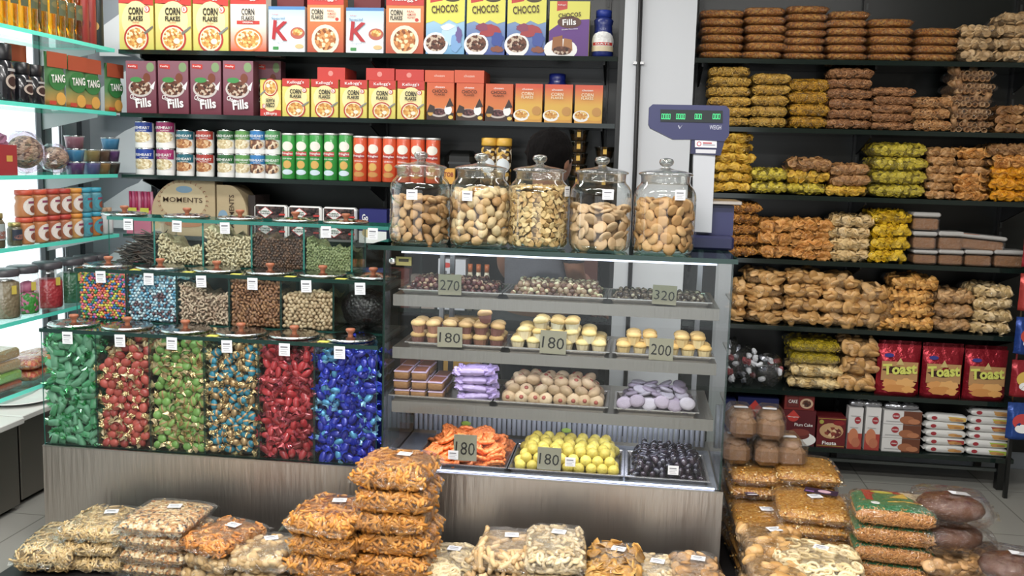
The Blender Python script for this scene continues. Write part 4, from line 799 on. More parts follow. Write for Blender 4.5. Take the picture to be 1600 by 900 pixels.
# fifth glass shelf: big clear jars with dark lids
for i, (px, c, fh, c2, l) in enumerate([(3, '8a7a5e', .16, None, 'brown powder'), (34, '3f9a3a', .09, 'd87aa0', 'green and pink sweets'), (73, 'b8303a', .13, None, 'red cherries'), (108, '2f6a48', .14, None, 'dark green fruit'), (133, 'cf6a5a', .07, None, 'pink sweets'), (152, 'd8cdbc', .1, None, 'pale sweets')]):
    y = left_y(px, 440, LX-.09); r = .068 if i < 4 else .06; H = .19
    P = [('jar', MB().add(*lathe([(r*.94, 0), (r, .01), (r, H*.9), (r*.9, H)], 22), clear(tint=(.95, .96, .96), lo=.08, hi=.8, rough=.05)).mesh('jar')), ('lid', MB().add(*lathe([(r*.96, H), (r*.98, H+.003), (r*.98, H+.028), (r*.9, H+.032)], 22), mat('4a464c', .35)).mesh('lid')),
         ('filling', MB().add(*lathe([(r*.9, .006), (r*.94, .015), (r*.94, fh), (r*.6, fh+.012), (.002, fh+.008)], 22), speck([c, c, c2 or c], 70, rough=.3, bump=.8)).mesh('filling')), ('price_sticker', MB().box(-.012, .012, -r-.0015, -r-.0008, H*.6, H*.8, mat('c9b43a', .6)).mesh('st'))]
    if c2: P.append(('pink_filling', MB().add(*ball(r*.6, r*.5, .03, 12, 7, lump=.1), mat(c2, .5), (.02, 0, fh+.03)).mesh('pf')))
    make('sweet_jar', 'clear jar of %s with a dark lid, fifth glass shelf' % l, 'jar', P, (LX-.085, y, S4), math.pi/2-.3)
# ================================================================ clear bags of snacks
def pill(u, v, s, w, d, h, ex=6.0, lift=.0):
    t = max(0, (1-abs(u)**ex)*(1-abs(v)**ex))**.4
    return np.array((w/2*u*(1-.04*v*v), d/2*v*(1-.04*u*u), h/2*(1+s*t)))
def pillow(w, d, h, nu=20, nv=14, noise=0, seed=0, ex=6.0, grow=1.0):
    rr = random.Random(seed); V = []; Fc = []; ph = [rr.uniform(0, 6.28) for _ in range(8)]
    for s in (1, -1):
        for j in range(nv+1):
            v = math.sin((j/nv-.5)*math.pi)
            for i in range(nu+1):
                u = math.sin((i/nu-.5)*math.pi); p = pill(u, v, s, w, d, h, ex)
                edge = (1-u**8)*(1-v**8)
                k = noise*h*(math.sin(u*9+ph[0])*math.sin(v*7+ph[1])+.7*math.sin(u*17+ph[2]+v*5)*math.sin(v*13+ph[3]))*.5*edge
                c = np.array((0, 0, h/2)); p = c+(p-c)*grow; p[2] += s*k+rr.uniform(-.5, .5)*noise*h*.2*edge
                V.append(p)
    n1 = (nu+1)*(nv+1)
    for j in range(nv):
        for i in range(nu):
            a = j*(nu+1)+i; Fc.append((a, a+1, a+nu+2, a+nu+1)); Fc.append((n1+a, n1+a+nu+1, n1+a+nu+2, n1+a+1))
    return np.array(V), Fc
def film(w, d, h, seed, fins='y', m=FILM):
    rr = random.Random(seed+99); mb = MB(); V, Fc = pillow(w*1.03, d*1.03, h*1.03, 14, 10, .05, seed, 6); mb.add(V, Fc, m)
    L = .022
    for s in (-1, 1):
        n = 12; V = []
        for i in range(n+1):
            q = i/n*2-1; z = h/2+.004*math.sin(i*2.1+seed)+rr.uniform(-.003, .003); e = L*(1+.3*rr.uniform(-1, 1))
            if fins == 'y': V += [(w/2*q*.96, s*d/2*.985, h/2), (w/2*q*1.0, s*(d/2+e*.5), z), (w/2*q, s*(d/2+e), z+rr.uniform(-.006, .006)-.3*e)]
            else: V += [(s*w/2*.985, d/2*q*.96, h/2), (s*(w/2+e*.4), d/2*q, z), (s*(w/2+e*.8), d/2*q, z+rr.uniform(-.005, .005))]
        mb.add(V, [(i*3+k, i*3+3+k, i*3+4+k, i*3+1+k) for i in range(n) for k in (0, 1)], m)
    return mb
def scatter(mb, geos, mats, w, d, h, n, r, seed, flat=.6, front=.45, sink=.35, ex=6.0, hollow=0):
    rr = random.Random(seed)
    for i in range(n):
        q = rr.random()
        if q < front: u = rr.uniform(-.95, .95); v = -(1-.2*rr.random()**3.2); s = 1 if rr.random() < .6 else -1
        elif q < front+.16: u = rr.choice((-1, 1))*(1-.16*rr.random()**2.5); v = rr.uniform(-.95, .9); s = 1 if rr.random() < .7 else -1
        else: u = rr.uniform(-.92, .92); v = rr.uniform(-.9, .92); s = 1
        u = max(-.998, min(.998, u)); v = max(-.9985, min(.998, v)); p = pill(u, v, s, w, d, h, ex); e = 5e-4
        a = pill(min(u+e, .999), v, s, w, d, h, ex)-p; b = pill(u, min(v+e, .999), s, w, d, h, ex)-p; nn = np.cross(a, b)*s; L = np.linalg.norm(nn); nn = nn/L if L > 0 else np.array((0, -1, 0))
        N = Vector(nn); N = (N+Vector((rr.uniform(-1, 1), rr.uniform(-1, 1), rr.uniform(-1, 1)))*(1-flat)*.8).normalized()
        R = N.to_track_quat('Z', 'Y').to_matrix() @ Matrix.Rotation(rr.uniform(0, 6.28), 3, 'Z')
        P = Vector(p)-Vector(nn)*r*sink*2; P.z = min(max(P.z, r*.6), h-r*.3)
        k = rr.uniform(.85, 1.15); g = rr.choice(geos); mb.add(g[0], g[1], rr.choice(mats), tuple(P), R, (k, k, k))
BASE_ = []
def M(*cs, **k):
    BASE_[:] = cs; return [mat(tone(c, 1.12), .55, var=.12, **k) for c in cs]
def stick(L, r, bend=.0, n=6, twist=0, seg=4):
    return tube([(L*(i/seg-.5), bend*L*math.sin(math.pi*i/seg)+twist*math.sin(i*2.5), twist*math.cos(i*2.2)) for i in range(seg+1)], [r*.8]+[r]*(seg-1)+[r*.75], n)
def curl(s, r, seed): 
    q = random.Random(seed); return tube([(s*math.cos(a)*(.6+.3*q.random()), s*math.sin(a)*(.6+.3*q.random()), s*.5*(q.random()-.5)) for a in [k*1.25 for k in range(5)]], r, 5)
SEV = speck([tone(c, 1.12) for c in ('a8672c', 'b87834', '8f5424', 'c9964e', '6f3f1e')], 130, bump=1.0)
SEVY = speck(['b98a34', 'c99d48', 'a0742a', 'd8b468', '8a6226'], 190, bump=1.0)
SEVG = speck([tone(c, .95) for c in ('b87c2c', 'c58c3c', 'a86c24', 'd8ac62', 'c99044')], 170, bump=.8)
POHA = speck([tone(c, 1.12) for c in ('c2a478', 'd2b88e', 'b08c5e', 'e0cca6', 'a87848', '5c4a3e', 'cf9a64')], 110, bump=1.0)
KIND = {}
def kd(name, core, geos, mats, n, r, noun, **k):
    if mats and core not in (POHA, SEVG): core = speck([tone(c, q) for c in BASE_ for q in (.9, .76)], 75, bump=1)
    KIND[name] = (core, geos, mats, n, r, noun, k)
kd('mix', SEV, None, None, 0, 0, 'brown savoury mixture')
kd('ymix', speck(['c09440', 'd0a850', 'a87c30'], 120, bump=1), [curl(.012, .0025, s) for s in range(4)], M('c9a04a', 'd4ae5c', 'b58a3a'), 2600, .003, 'golden curls', flat=.7)
kd('murukku', speck(['b8872c', 'c8973a', 'a0701f'], 130, bump=1), [curl(.010, .002, s) for s in range(4)], M('c8962f', 'd2a23c', 'b5821f'), 2600, .0025, 'yellow noodle snacks', flat=.7)
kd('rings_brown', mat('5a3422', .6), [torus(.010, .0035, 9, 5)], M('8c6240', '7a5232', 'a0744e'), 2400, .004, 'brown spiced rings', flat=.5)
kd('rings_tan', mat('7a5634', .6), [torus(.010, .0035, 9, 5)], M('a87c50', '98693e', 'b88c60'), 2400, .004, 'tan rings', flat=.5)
def pipe(r, L, t=.25):
    V, Fc = lathe([(r*(1-t), -L/2), (r, -L/2), (r, L/2), (r*(1-t), L/2), (r*(1-t), -L/2)], 9, caps=False); return V, Fc
kd('tubes', mat('4a2f1c', .7), [pipe(.013, .04)], M('a07a54', 'b08c66', '8f6844'), 800, .008, 'hollow wheat tubes', flat=.1, pipes=1)
kd('ychips', mat('a07c2c', .6), [chip(.019, 8, .001, .3, s) for s in range(3)], M('c9a03c', 'd2ac4a', 'b88c30'), 1000, .004, 'yellow banana chips', flat=.45)
kd('ygreen', speck(['b5a032', 'c4b040', 'a08c28'], 90, bump=1), [chip(.012, 7, .001, .3, s) for s in range(3)], M('c0ac3c', 'ccb848', 'ab9830'), 1200, .003, 'yellow-green flakes', flat=.6)
kd('yellow', speck(['c2a81e', 'd0b62c', 'ac9418'], 150, bump=.8), [curl(.010, .0018, s) for s in range(3)], M('c9b024', 'd4bc34'), 900, .002, 'bright yellow puffed snack', flat=.8)
kd('bchips', mat('5a3820', .6), [chip(.020, 8, .001, .3, s) for s in range(3)], M('946c44', '835c38', 'a67e54'), 1000, .004, 'brown crisps', flat=.5)
kd('puri', mat('5c3c22', .6), [cookie(.018, .009, 10)], M('a67c4e', 'b58c60', '946a3e'), 900, .006, 'tan puffed rounds', flat=.35)
kd('orange', mat('8a4c1c', .6), [chip(.024, 8, .0012, .45, s) for s in range(3)], M('b88246', 'a87238', 'c69256'), 900, .005, 'orange fried sheets', flat=.4)
kd('oyellow', mat('a06a18', .6), [chip(.022, 8, .0012, .35, s) for s in range(3)], M('d08e26', 'c27c1c', 'd99c38'), 900, .005, 'orange-yellow sheets', flat=.6)
kd('beige', mat('8c7048', .6), [chip(.020, 8, .001, .35, s) for s in range(3)], M('c4a878', 'd0b68a', 'b59868'), 1000, .004, 'pale beige crisps', flat=.45)
kd('banana', mat('8f7420', .6), [chip(.016, 8, .0012, .3, s) for s in range(3)], M('c8a42a', 'd4b038', 'b5901e'), 1200, .004, 'yellow crescent chips', flat=.2)
kd('curls', mat('5c3818', .6), [curl(.014, .004, s) for s in range(5)], M('a8702e', '96602a', 'b88240'), 1300, .005, 'amber curls', flat=.4)
kd('cracker', mat('6a5238', .6), [cookie(.017, .007, 9)], M('b89870', 'c6a880', 'a88860'), 900, .005, 'pale round crackers', flat=.35)
kd('ovals', mat('3f2c1c', .6), [cookie(.034, .014, 14, .62)], M('b8905c', 'a87f4c', 'c6a070'), 330, .009, 'oval puff biscuits', flat=.45)
kd('rusk', mat('5a3c20', .6), [bevbox(.055, .022, .010, .003)], M('bd8c4c', 'ae7c40', 'cc9c5c'), 500, .007, 'baked orange rusks', flat=.5)
kd('rounds', mat('4f3822', .6), [cookie(.018, .012, 11)], M('a88258', '9a744a', 'b8946a'), 700, .008, 'small round biscuits', flat=.4)
kd('palerounds', mat('5f4a30', .6), [cookie(.017, .009, 10)], M('c6ac80', 'd2ba92', 'b59a6c'), 900, .006, 'pale almond biscuits', flat=.35)
kd('palechips', mat('7a6440', .6), [cookie(.015, .006, 9)], M('d2b680', 'c4a66e', 'dcc492'), 1200, .005, 'pale puffed biscuits', flat=.6)
# floor kinds
kd('fingers', mat('7c6442', .6), [stick(.042, .0036, .08), stick(.036, .0034, -.1)], M('bfa474', 'cbb284', 'ae9262'), 2100, .0045, 'beige fried sticks', flat=.9)
kd('poha', POHA, [ball(.006, .004, .002, 6, 4)], M('d8c49a', 'c2a070', '4c4038', 'b87c4a'), 900, .002, 'beige flattened rice mix', flat=.8)
kd('ofingers', mat('7a4618', .6), [stick(.05, .005, .1, 6), stick(.042, .005, -.12, 6)], M('b67c38', 'a66c2a', 'c48c4a'), 1500, .006, 'orange-brown gathiya sticks', flat=.75)
kd('ocurls', mat('8a4a18', .6), [stick(.04, .0045, .3, 6), curl(.014, .0045, 3), curl(.014, .0045, 5)], M('b87a40', 'a86c34', 'c48c54'), 1600, .005, 'orange curls', flat=.7)
kd('bcookies', mat('5f4c34', .6), [cookie(.018, .014, 11), ball(.016, .013, .010, 10, 6)], M('ab9068', '9c8058', 'bba27c'), 900, .009, 'beige round biscuits', flat=.5)
kd('wrings', mat('8a7a5c', .6), [torus(.015, .005, 12, 6)], M('c8b48e', 'd4c29e', 'b8a47c'), 1200, .005, 'cream white rings', flat=.75)
kd('bfingers', mat('6e5a3e', .6), [stick(.07, .0085, .05, 8, seg=5)], M('b89c74', 'c4aa84', 'a88a62'), 620, .009, 'thick beige finger biscuits', flat=.92)
kd('pasta', mat('8a7a5c', .6), [stick(.035, .006, .25, 7), stick(.03, .006, .3, 7)], M('cdb892', 'd8c6a4', 'bea67e'), 1400, .007, 'cream tube snacks', flat=.8)
kd('bchips2', mat('5c4020', .6), [chip(.021, 9, .0014, .4, s) for s in range(3)], M('b08446', 'a07438', 'c29858'), 1100, .006, 'brown leaf chips', flat=.5)
kd('sevbag', SEVG, [ball(.005, .004, .003, 6, 4)], M('cf9f55', 'c08836', 'b87c2c', 'e2c694'), 500, .002, 'golden sev with peanuts', flat=.8)
kd('bigcookies', mat('4a3420', .6), [ball(.026, .018, .013, 12, 7, lump=.05)], M('b08a58', 'a27a48', 'c29c6c'), 380, .012, 'lumpy oval biscuits', flat=.7)
kd('osev', speck(['b06a30', 'c4823f', '94521f'], 150, bump=1), [stick(.035, .0016, .15, 4), stick(.03, .0016, -.2, 4)], M('b47e48', 'a46e38', 'c4945c'), 3000, .002, 'orange noodle sev', flat=.85)
kd('choc', mat('5c3420', .55, bump=.4, bscale=50), [ball(.03, .025, .012, 12, 6, lump=.04)], M('6e4028', '5e3420', '7c4c30'), 150, .014, 'dark brown cake pieces', flat=.9)
_bagn = 0
def bag_parts(kind, w, d, h, seed, fins='y', dens=1.0, filmm=FILM, sticker_=False, strip=None, topart=None):
    core, geos, mats, n, r, noun, k = KIND[kind]; k = dict(k)
    mb = MB(); pipes = k.pop('pipes', 0)
    ex = 6
    if geos:
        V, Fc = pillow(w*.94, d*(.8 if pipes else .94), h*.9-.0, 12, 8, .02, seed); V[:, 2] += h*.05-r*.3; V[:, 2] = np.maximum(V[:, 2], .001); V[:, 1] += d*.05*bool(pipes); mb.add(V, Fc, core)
        N = int(n*(w*d+1.2*(w+d)*h)*dens*.95)
        if pipes:
            rr = random.Random(seed)
            for i in range(int(w/.027)):
                for j in range(max(1, int(h/.026))):
                    x = -w/2+.02+i*.027+(j % 2)*.012; z = .014+j*.024
                    if abs(x) > w/2-.012 or z > h: continue
                    mb.add(geos[0][0], geos[0][1], rr.choice(mats), (x, -d/2+.022+rr.uniform(0, .01)+.02*abs(2*x/w)**3, min(z, h-.013)), Euler((math.pi/2+rr.uniform(-.2, .2), 0, rr.uniform(-.3, .3))))
            scatter(mb, geos, mats, w, d, h, N//4, r, seed, flat=.9, front=.0, ex=ex)
        else: scatter(mb, geos, mats, w, d, h, N, r, seed, ex=ex, **k)
    else:
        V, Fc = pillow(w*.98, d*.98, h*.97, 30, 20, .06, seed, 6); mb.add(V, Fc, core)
    P = [('contents', mb.mesh('contents')), ('clear_bag', film(w, d, h, seed, fins, filmm).mesh('clear_bag'))]
    if sticker_:
        rr = random.Random(seed+5); s = MB(); s.add(*bevbox(.045, .035, .0012, .0003), mat('e4e5e8', .6), (0, 0, 0), smooth=False); s.box(-.016, .016, -.004, -.002, .0005, .0009, mat('6a6a72', .6)); s.box(-.016, .012, .004, .008, .0005, .0009, mat('55565c', .6)); s.box(-.012, .014, -.011, -.009, .0005, .0009, mat('8a8a92', .6))
        P.append(('price_sticker', s.mesh('price_sticker')))
    return P, noun
def shelf_word(k): return ['top', 'second', 'third', 'fourth', 'fifth', 'sixth', 'lowest'][k]
def rackcol(k, ci, px0, px1, top, n, kind, d=.26, fins='y', kind2=None, stk=False):
    """a column of bags lying flat on shelf k of the right rack"""
    zb = SH[k]; Y = RY+.02; xa = at(px0, top+10, Y).x; xb = at(px1, top+10, Y).x; zt = at((px0+px1)/2, top, Y+.06).z
    w = xb-xa; H = zt-zb; p = H/n; xc = (xa+xb)/2
    kinds = kind if isinstance(kind, list) else [kind]*n
    var = {}
    for i in range(n):
        kk = kinds[i]
        if kk not in var: var[kk] = [bag_parts(kk, w*1.03, d, p*1.08, rnd.randrange(9999), fins) for _ in range(2 if kinds.count(kk) > 2 else 1)]
        P, noun = rnd.choice(var[kk])
        lab = '%s bag, %s up, %s stack on the %s snack shelf' % (noun, ORD[i], ORD[ci], shelf_word(k))
        t = make('snack_bag', lab, 'bag', P, (xc+rnd.uniform(-.008, .008), Y+d/2+rnd.uniform(0, .012), zb+i*p+.0005), rnd.uniform(-.06, .06), '%s bags, %s stack on the %s snack shelf' % (noun, ORD[ci], shelf_word(k)), sc=(rnd.choice((-1, 1))*rnd.uniform(.97, 1.03), 1, .99 if i else .96))
cols_ = {
 0: [(1097, 1165, 17, 6, 'mix'), (1165, 1230, 13, 6, 'mix'), (1230, 1296, 11, 7, 'mix'), (1296, 1360, 19, 6, 'mix'), (1361, 1431, 31, 5, 'mix'), (1432, 1500, 45, 4, 'mix'), (1502, 1568, 42, 3, 'cracker'), (1569, 1632, 22, 4, 'cracker')],
 1: [(1111, 1176, 106, 6, 'ymix'), (1177, 1235, 117, 5, 'ymix'), (1236, 1297, 125, 4, 'murukku'), (1298, 1365, 109, 6, 'rings_brown'), (1366, 1431, 139, 5, 'rings_brown'), (1432, 1492, 154, 3, 'rings_tan'), (1494, 1558, 109, 5, 'tubes'), (1562, 1625, 168, 3, 'bchips')],
 2: [(1117, 1176, 209, 6, 'ychips'), (1177, 1232, 264, 2, 'ygreen'), (1234, 1295, 249, 3, ['ygreen', 'ychips', 'bchips']), (1297, 1361, 258, 3, ['ychips', 'bchips', 'bchips']), (1364, 1452, 225, 4, 'ygreen'), (1455, 1497, 233, 6, 'puri'), (1498, 1552, 235, 6, ['orange', 'orange', 'orange', 'puri', 'puri', 'orange']), (1554, 1612, 227, 5, ['oyellow', 'oyellow', 'oyellow', 'orange', 'bchips'])],
 3: [(1142, 1187, 317, 5, 'curls'), (1188, 1239, 345, 3, 'orange'), (1241, 1300, 345, 4, 'orange'), (1302, 1363, 338, 4, 'beige'), (1365, 1424, 331, 4, 'banana')],
 4: [(1146, 1166, 440, 3, 'ovals'), (1168, 1229, 423, 4, 'ovals'), (1231, 1288, 423, 4, 'ovals'), (1289, 1345, 430, 4, 'ovals'), (1346, 1384, 448, 3, 'ovals'), (1399, 1464, 432, 4, 'rusk'), (1466, 1522, 453, 3, 'rounds'), (1524, 1586, 447, 4, 'palerounds')],
 5: [(1237, 1316, 531, 4, ['palechips', 'palechips', 'yellow', 'yellow']), (1318, 1372, 531, 3, 'ovals')],
}
for k, L in cols_.items():
    for ci, c in enumerate(L): rackcol(k, ci, *c)
# upright orange bag on the fifth shelf
P, noun = bag_parts('rusk', .10, .16, .05, 31)
q = at(1391, 470, RY+.04); make('snack_bag', 'clear bag of orange rusks standing on its end beside the rusk stack', 'bag', P, (q.x+.0, RY+.01, S4+.085), rot=(math.pi/2, 0, 0)).location.y = RY+.1
# clear cake tubs on the fourth shelf
def cake_tub(label, x0, x1, zb, h, Y=RY+.02, d=.12, rot=0, orange=False):
    w = x1-x0; V, Fc = bevbox(w, d, h*.72, .006); P = [('cake', MB().add(*bevbox(w*.94, d*.94, h*.62, .008), mat('98683e', .7, bump=.6, bscale=60, var=.1), (0, d/2, h*.34), smooth=False).mesh('cake')), ('tub', MB().add(V, Fc, FILM, (0, d/2, h*.37), smooth=False).mesh('tub')), ('lid', MB().add(*bevbox(w*1.03, d*1.04, h*.24, .006), mat('b9b6b2', .3, coat=.3), (0, d/2, h*.87), smooth=False).mesh('lid'))]
    if orange: P.append(('orange_label', MB().box(-w*.5, -w*.1, -.001, d*.8, h*.97, h*.985, mat('d0702a', .5)).mesh('orange_label')))
    return make('cake_tub', label, 'tub', P, ((x0+x1)/2, Y, zb), rot)
def tubrow(pxs, ptop, pbot, lab, z=None, **k):
    for i, (a, b) in enumerate(pxs):
        xa, xb = at(a, pbot, RY+.02).x, at(b, pbot, RY+.02).x; zb = S3+.0005 if z is None else z; zt = at(a, ptop, RY+.02).z
        cake_tub(lab % ORD[i], xa, xb, zb, zt-zb, **k)
tubrow([(1426, 1464), (1466, 1505), (1507, 1550), (1553, 1602)], 390, 416, 'clear tub of brown cake bottom row on the fourth shelf, %s from left')
zt = at(1426, 390, RY+.02).z+.002; tubrow([(1426, 1463), (1466, 1505)], 361, 388, 'clear tub of brown cake second row on the fourth shelf, %s from left', zt)
z2_ = at(1426, 361, RY+.02).z+.004; tubrow([(1426, 1468)], 331, 360, 'clear tub of brown cake topmost of the tub stack%.0s', z2_)
xa, xb = at(1500, 380, RY).x, at(1574, 380, RY).x; cake_tub('large clear tub of brown cake with an orange label lying across the tub row', xa, xb, zt+.004, .075, orange=True, d=.15).rotation_euler = (0, .07, 0)
# silver wrapped packets on the sixth shelf
for i, (a, b, tp) in enumerate([(1128, 1158, 527), (1152, 1184, 540), (1180, 1226, 552)]):
    x0, x1 = at(a, 570, RY+.05).x, at(b, 570, RY+.05).x; zt = at(a, tp, RY+.05).z; w = x1-x0; h = zt-S5 if 0 else zt-SH[5]
    mb = MB()
    for k in range(14):
        mb.add(*ball(.02, .014, .012, 8, 5, lump=.25, seed=k), [mat('b8bcc4', .25, .5), mat('dddfe4', .5), mat('8c3a3e', .5), mat('9a9ea8', .2, .7)][(0, 1, 3, 1, 0, 3)[k % 6] if k % 5 else 2], (rnd.uniform(-w*.36, w*.36), .05+rnd.uniform(-.04, .03), rnd.uniform(.02, max(.03, h-.02))), R3(), smooth=False)
    make('sweets_bag', 'clear bag of silver wrapped sweets, %s from the left on the sixth shelf' % ORD[i], 'bag', [('contents', mb.mesh('contents')), ('clear_bag', MB().add(*ball(w*.5, .06, h*.5, 16, 10, lump=.1, seed=i), FILM2, (0, .05, h*.5)).mesh('film'))], ((x0+x1)/2, RY+.02, SH[5]+.001))
# toast pouches
def foil(w, h, d, m, n=10, seed=0):
    V, Fc = pouch(w, h, d, m, n); rr = random.Random(seed)
    V = V.copy()
    for v in V:
        q = min(v[2], h-v[2])/h
        v[1] += rr.uniform(-.0025, .0025); 
        if v[2] > h*.85: v[1] = v[1]*.3+.003*math.sin(v[0]*200)
    return V, Fc
for i, (a, b, tp) in enumerate([(1371, 1440, 537), (1442, 1507, 541), (1509, 1577, 545)]):
    Y = RY+.02; x0, x1 = at(a, 580, Y).x, at(b, 580, Y).x; w = x1-x0; zt = at(a, tp, Y+.02).z; zb = SH[5]; h = zt-zb
    A = [('rect', .06, .30, .94, .68, mat('b98a52', .4)), blob(.5, .5, .46, .09, i+3, mat('3a1c18', .4)), blob(.3, .25, .26, .1, i+5, mat('d9964a', .45)), blob(.66, .27, .28, .1, i+8, mat('e2a85a', .45)), blob(.46, .15, .4, .09, i+11, mat('cf8a3c', .45)), blob(.74, .14, .2, .08, i+14, mat('e0a04c', .45)), ('disc', .22, .8, .12, .04, mat('3a3a8a', .4)), ('poly', [(.4, .62), (.5, .76), (.6, .62)], mat('c9b36a', .4))]
    Lt = [('text', 'Toast', .5, .54, .86, .22, mat('d4d654', .4), .08, .09)]
    make('rusk_pouch', 'shiny red pouch of toast rusks with yellow letters, %s from the left' % ORD[i], 'pouch', [('pouch', MB().add(*foil(w, h, .06, None, seed=i), mat('a3172a', .22, .55, bump=.5, bscale=40)).mesh('pouch')), ('printed_front', art(MB(), A, w*.94, h, -.031).mesh('pf')), ('lettering', art(MB(), Lt, w*.9, h, -.031, lay=.0014).mesh('lt'))], ((x0+x1)/2, Y+.03, zb))
    make('rusk_pouch', 'red pouch standing behind the %s red toast pouch' % ORD[i], 'pouch', [('pouch', MB().add(*foil(w, h*1.03, .05, None, seed=i+9), mat('8c1426', .22, .55, bump=.5, bscale=40)).mesh('pouch'))], ((x0+x1)/2+.02, Y+.1, zb))
# lowest shelf: cartons
Z6 = SH[6]
def logo(cx_, cz_, s): return [('disc', cx_, cz_, .2*s, .16*s, RED), ('poly', [(cx_-.26*s, cz_), (cx_, cz_+.26*s), (cx_+.26*s, cz_)], RED)]
carton('cake_box', 'navy blue cake box with a red logo at the left of the lowest shelf', 'box', 1150, 1216, 622, Z6, mat('1c2458', .4), logo(.42, .72, .9), [('text', "Monginis", .42, .73, .36, .06, WH), ('text', 'Bar Cake', .8, .76, .2, .03, WH)], depth=.18, side=mat('1c2458', .4))
carton('cake_box', 'navy blue cake box half hidden behind the display case edge', 'box', 1128, 1149, 624, Z6, mat('1c2458', .4), None, None, depth=.18)
carton('cake_box', 'maroon plum cake box with a picture of a round cake', 'box', 1217, 1274, 641, Z6, mat('5c1a22', .4), logo(.35, .8, .8)+[('disc', .62, .18, .42, .2, WH), ('disc', .55, .3, .3, .13, mat('6b2a24', .5)), ('disc', .55, .38, .3, .1, mat('84382e', .5))], [('text', "Monginis", .35, .81, .3, .05, WH), ('text', 'Plum Cake', .66, .6, .52, .09, WH)], depth=.18)
zc = at(1245, 641, RY+.015).z
carton('cake_box', 'small dark red cake box lying on the maroon plum cake box', 'box', 1223, 1272, 614, zc+.002, mat('7a2420', .4), [('rect', .08, .15, .48, .85, mat('5a1a18', .5)), ('rect', .12, .2, .44, .8, mat('6a2420', .5)), ('disc', .74, .4, .22, .3, mat('c9a888', .5)), ('disc', .74, .4, .15, .2, CHOC)], [('text', 'CAKE', .28, .5, .3, .2, WH)], depth=.15)
carton('cake_box', 'dark red fruit cake box with a gold border and cut cake picture', 'box', 1274, 1321, 652, Z6, mat('6a1a1e', .4), [('rect', .02, .04, .98, .06, mat('b5953a', .4)), ('rect', .02, .94, .98, .96, mat('b5953a', .4)), ('disc', .5, .55, .42, .26, mat('c49a68', .5)), ('disc', .56, .5, .3, .18, speck(['6a2420', 'c9a070', '8a3a28', 'e0c090'], 60, bump=.1)), ('disc', .75, .82, .2, .08, mat('8a1a20', .4)), ('disc', .14, .84, .08, .07, mat('a8a038', .5))], [('text', 'Fiesta', .45, .15, .5, .12, WH, 0, .04)], depth=.12)
for i, (a, b) in enumerate([(1323, 1348), (1350, 1376)]):
    carton('biscuit_box', 'white upright biscuit box with a red foot, %s of the pair' % ('left', 'right')[i], 'box', a, b, 637, Z6, mat('d4d2d0', .4), [('rect', 0, 0, 1, .38, mat('a8382e', .4)), ('disc', .4, .3, .35, .2, mat('c87850', .5)), ('disc', .6, .16, .3, .12, mat('b86a48', .5)), ('disc', .64, .7, .22, .085, mat('a32a34', .4))], [('text', 'UNIBIC', .64, .7, .3, .03, WH), ('rect', .14, .8, .8, .81, mat('8a8a8a', .5)), ('rect', .14, .52, .7, .53, mat('8a8a8a', .5))], depth=.06)
hh = (at(1378, 640, RY+.015).z-Z6)/3
for i in range(3):
    carton('biscuit_box', 'white and brown biscuit box, %s from the bottom of the stack of three' % ORD[i], 'box', 1378, 1440, 0, Z6+i*hh, mat('d4d2d0', .4), [('rect', .52, 0, 1, 1, mat('6a3a24', .4)), ('disc', .62, .35, .2, .3, mat('a0603a', .5)), ('disc', .8, .25, .16, .2, mat('b5734a', .5)), ('disc', .32, .62, .1, .24, mat('a32a34', .4))], [('text', 'UNIBIC', .32, .62, .16, .1, WH), ('rect', .06, .2, .44, .24, mat('9a9a9a', .5))], depth=.08, h=hh-.002, pyx=675)
for i, (a, b, zz) in enumerate([(1330, 1374, at(1350, 637, RY+.015).z+.001), (1384, 1432, Z6+3*hh+.001)]):
    for j in range(2):
        x = at(a+(b-a)*(.25+.5*j), 630, RY+.05).x; make('silver_packet', 'small silver foil packet, %s one on the %s biscuit boxes' % (('left', 'right')[j], ('upright', 'stacked')[i]), 'packet', [('packet', MB().add(*pillow(.085, .06, .03, 10, 8, .15, i*2+j), mat('a4a6ac', .2, .8, bump=.4, bscale=60)).mesh('packet')), ('printed_label', MB().box(-.02, .02, -.012, .012, .0292, .031, mat('d8d8dc', .5)).mesh('pl'))], (x, RY+.055, zz), rnd.uniform(-.2, .2))
# long biscuit packs
def longpack(label, x, z, w, c2, seed, rz=0, Y=RY+.06):
    h = .038; mb = MB(); V, Fc = pillow(w, .06, h, 14, 10, .03, seed, 7); mb.add(V, Fc, mat('d9d8d4', .35, bump=.1, bscale=60))
    for s in (-1, 1): mb.add([(s*w*.49, -.022, h/2), (s*w*.49, .022, h/2), (s*w*.55, .026, h/2+.003), (s*w*.55, -.026, h/2-.003)], [(0, 1, 2, 3) if s < 0 else (3, 2, 1, 0)], mat('d9d8d4', .35))
    A = [('disc', .2, .5, .07, .3, mat('a32a34', .4)), ('poly', [(.6, .12), (.52, .86), (.95, .8), (.95, .2)], mat(c2, .4)), ('disc', .68, .42, .13, .26, mat('c9924a', .5)), ('disc', .8, .36, .1, .2, mat('b07a3c', .5))]
    return make('biscuit_pack', label, 'packet', [('packet', mb.mesh('packet')), ('printed_label', art(MB(), A, w, h*.8, -.0295, z0=h*.1).mesh('pl'))], (x, Y, z), rz)
xl, xr2 = at(1474, 690, RY+.05).x, at(1543, 690, RY+.05).x
for i, c in enumerate(['c9c4be', 'a8322e', 'd4d2cc', 'd49a3c', 'd8b24a']): longpack('white biscuit pack with a %s end, %s from the bottom, left pile' % (['plain', 'red', 'cream', 'orange', 'yellow'][i], ORD[i]), xl+rnd.uniform(-.006, .006), Z6+.0005+i*.0385, .19, c, i, rnd.uniform(-.08, .08))
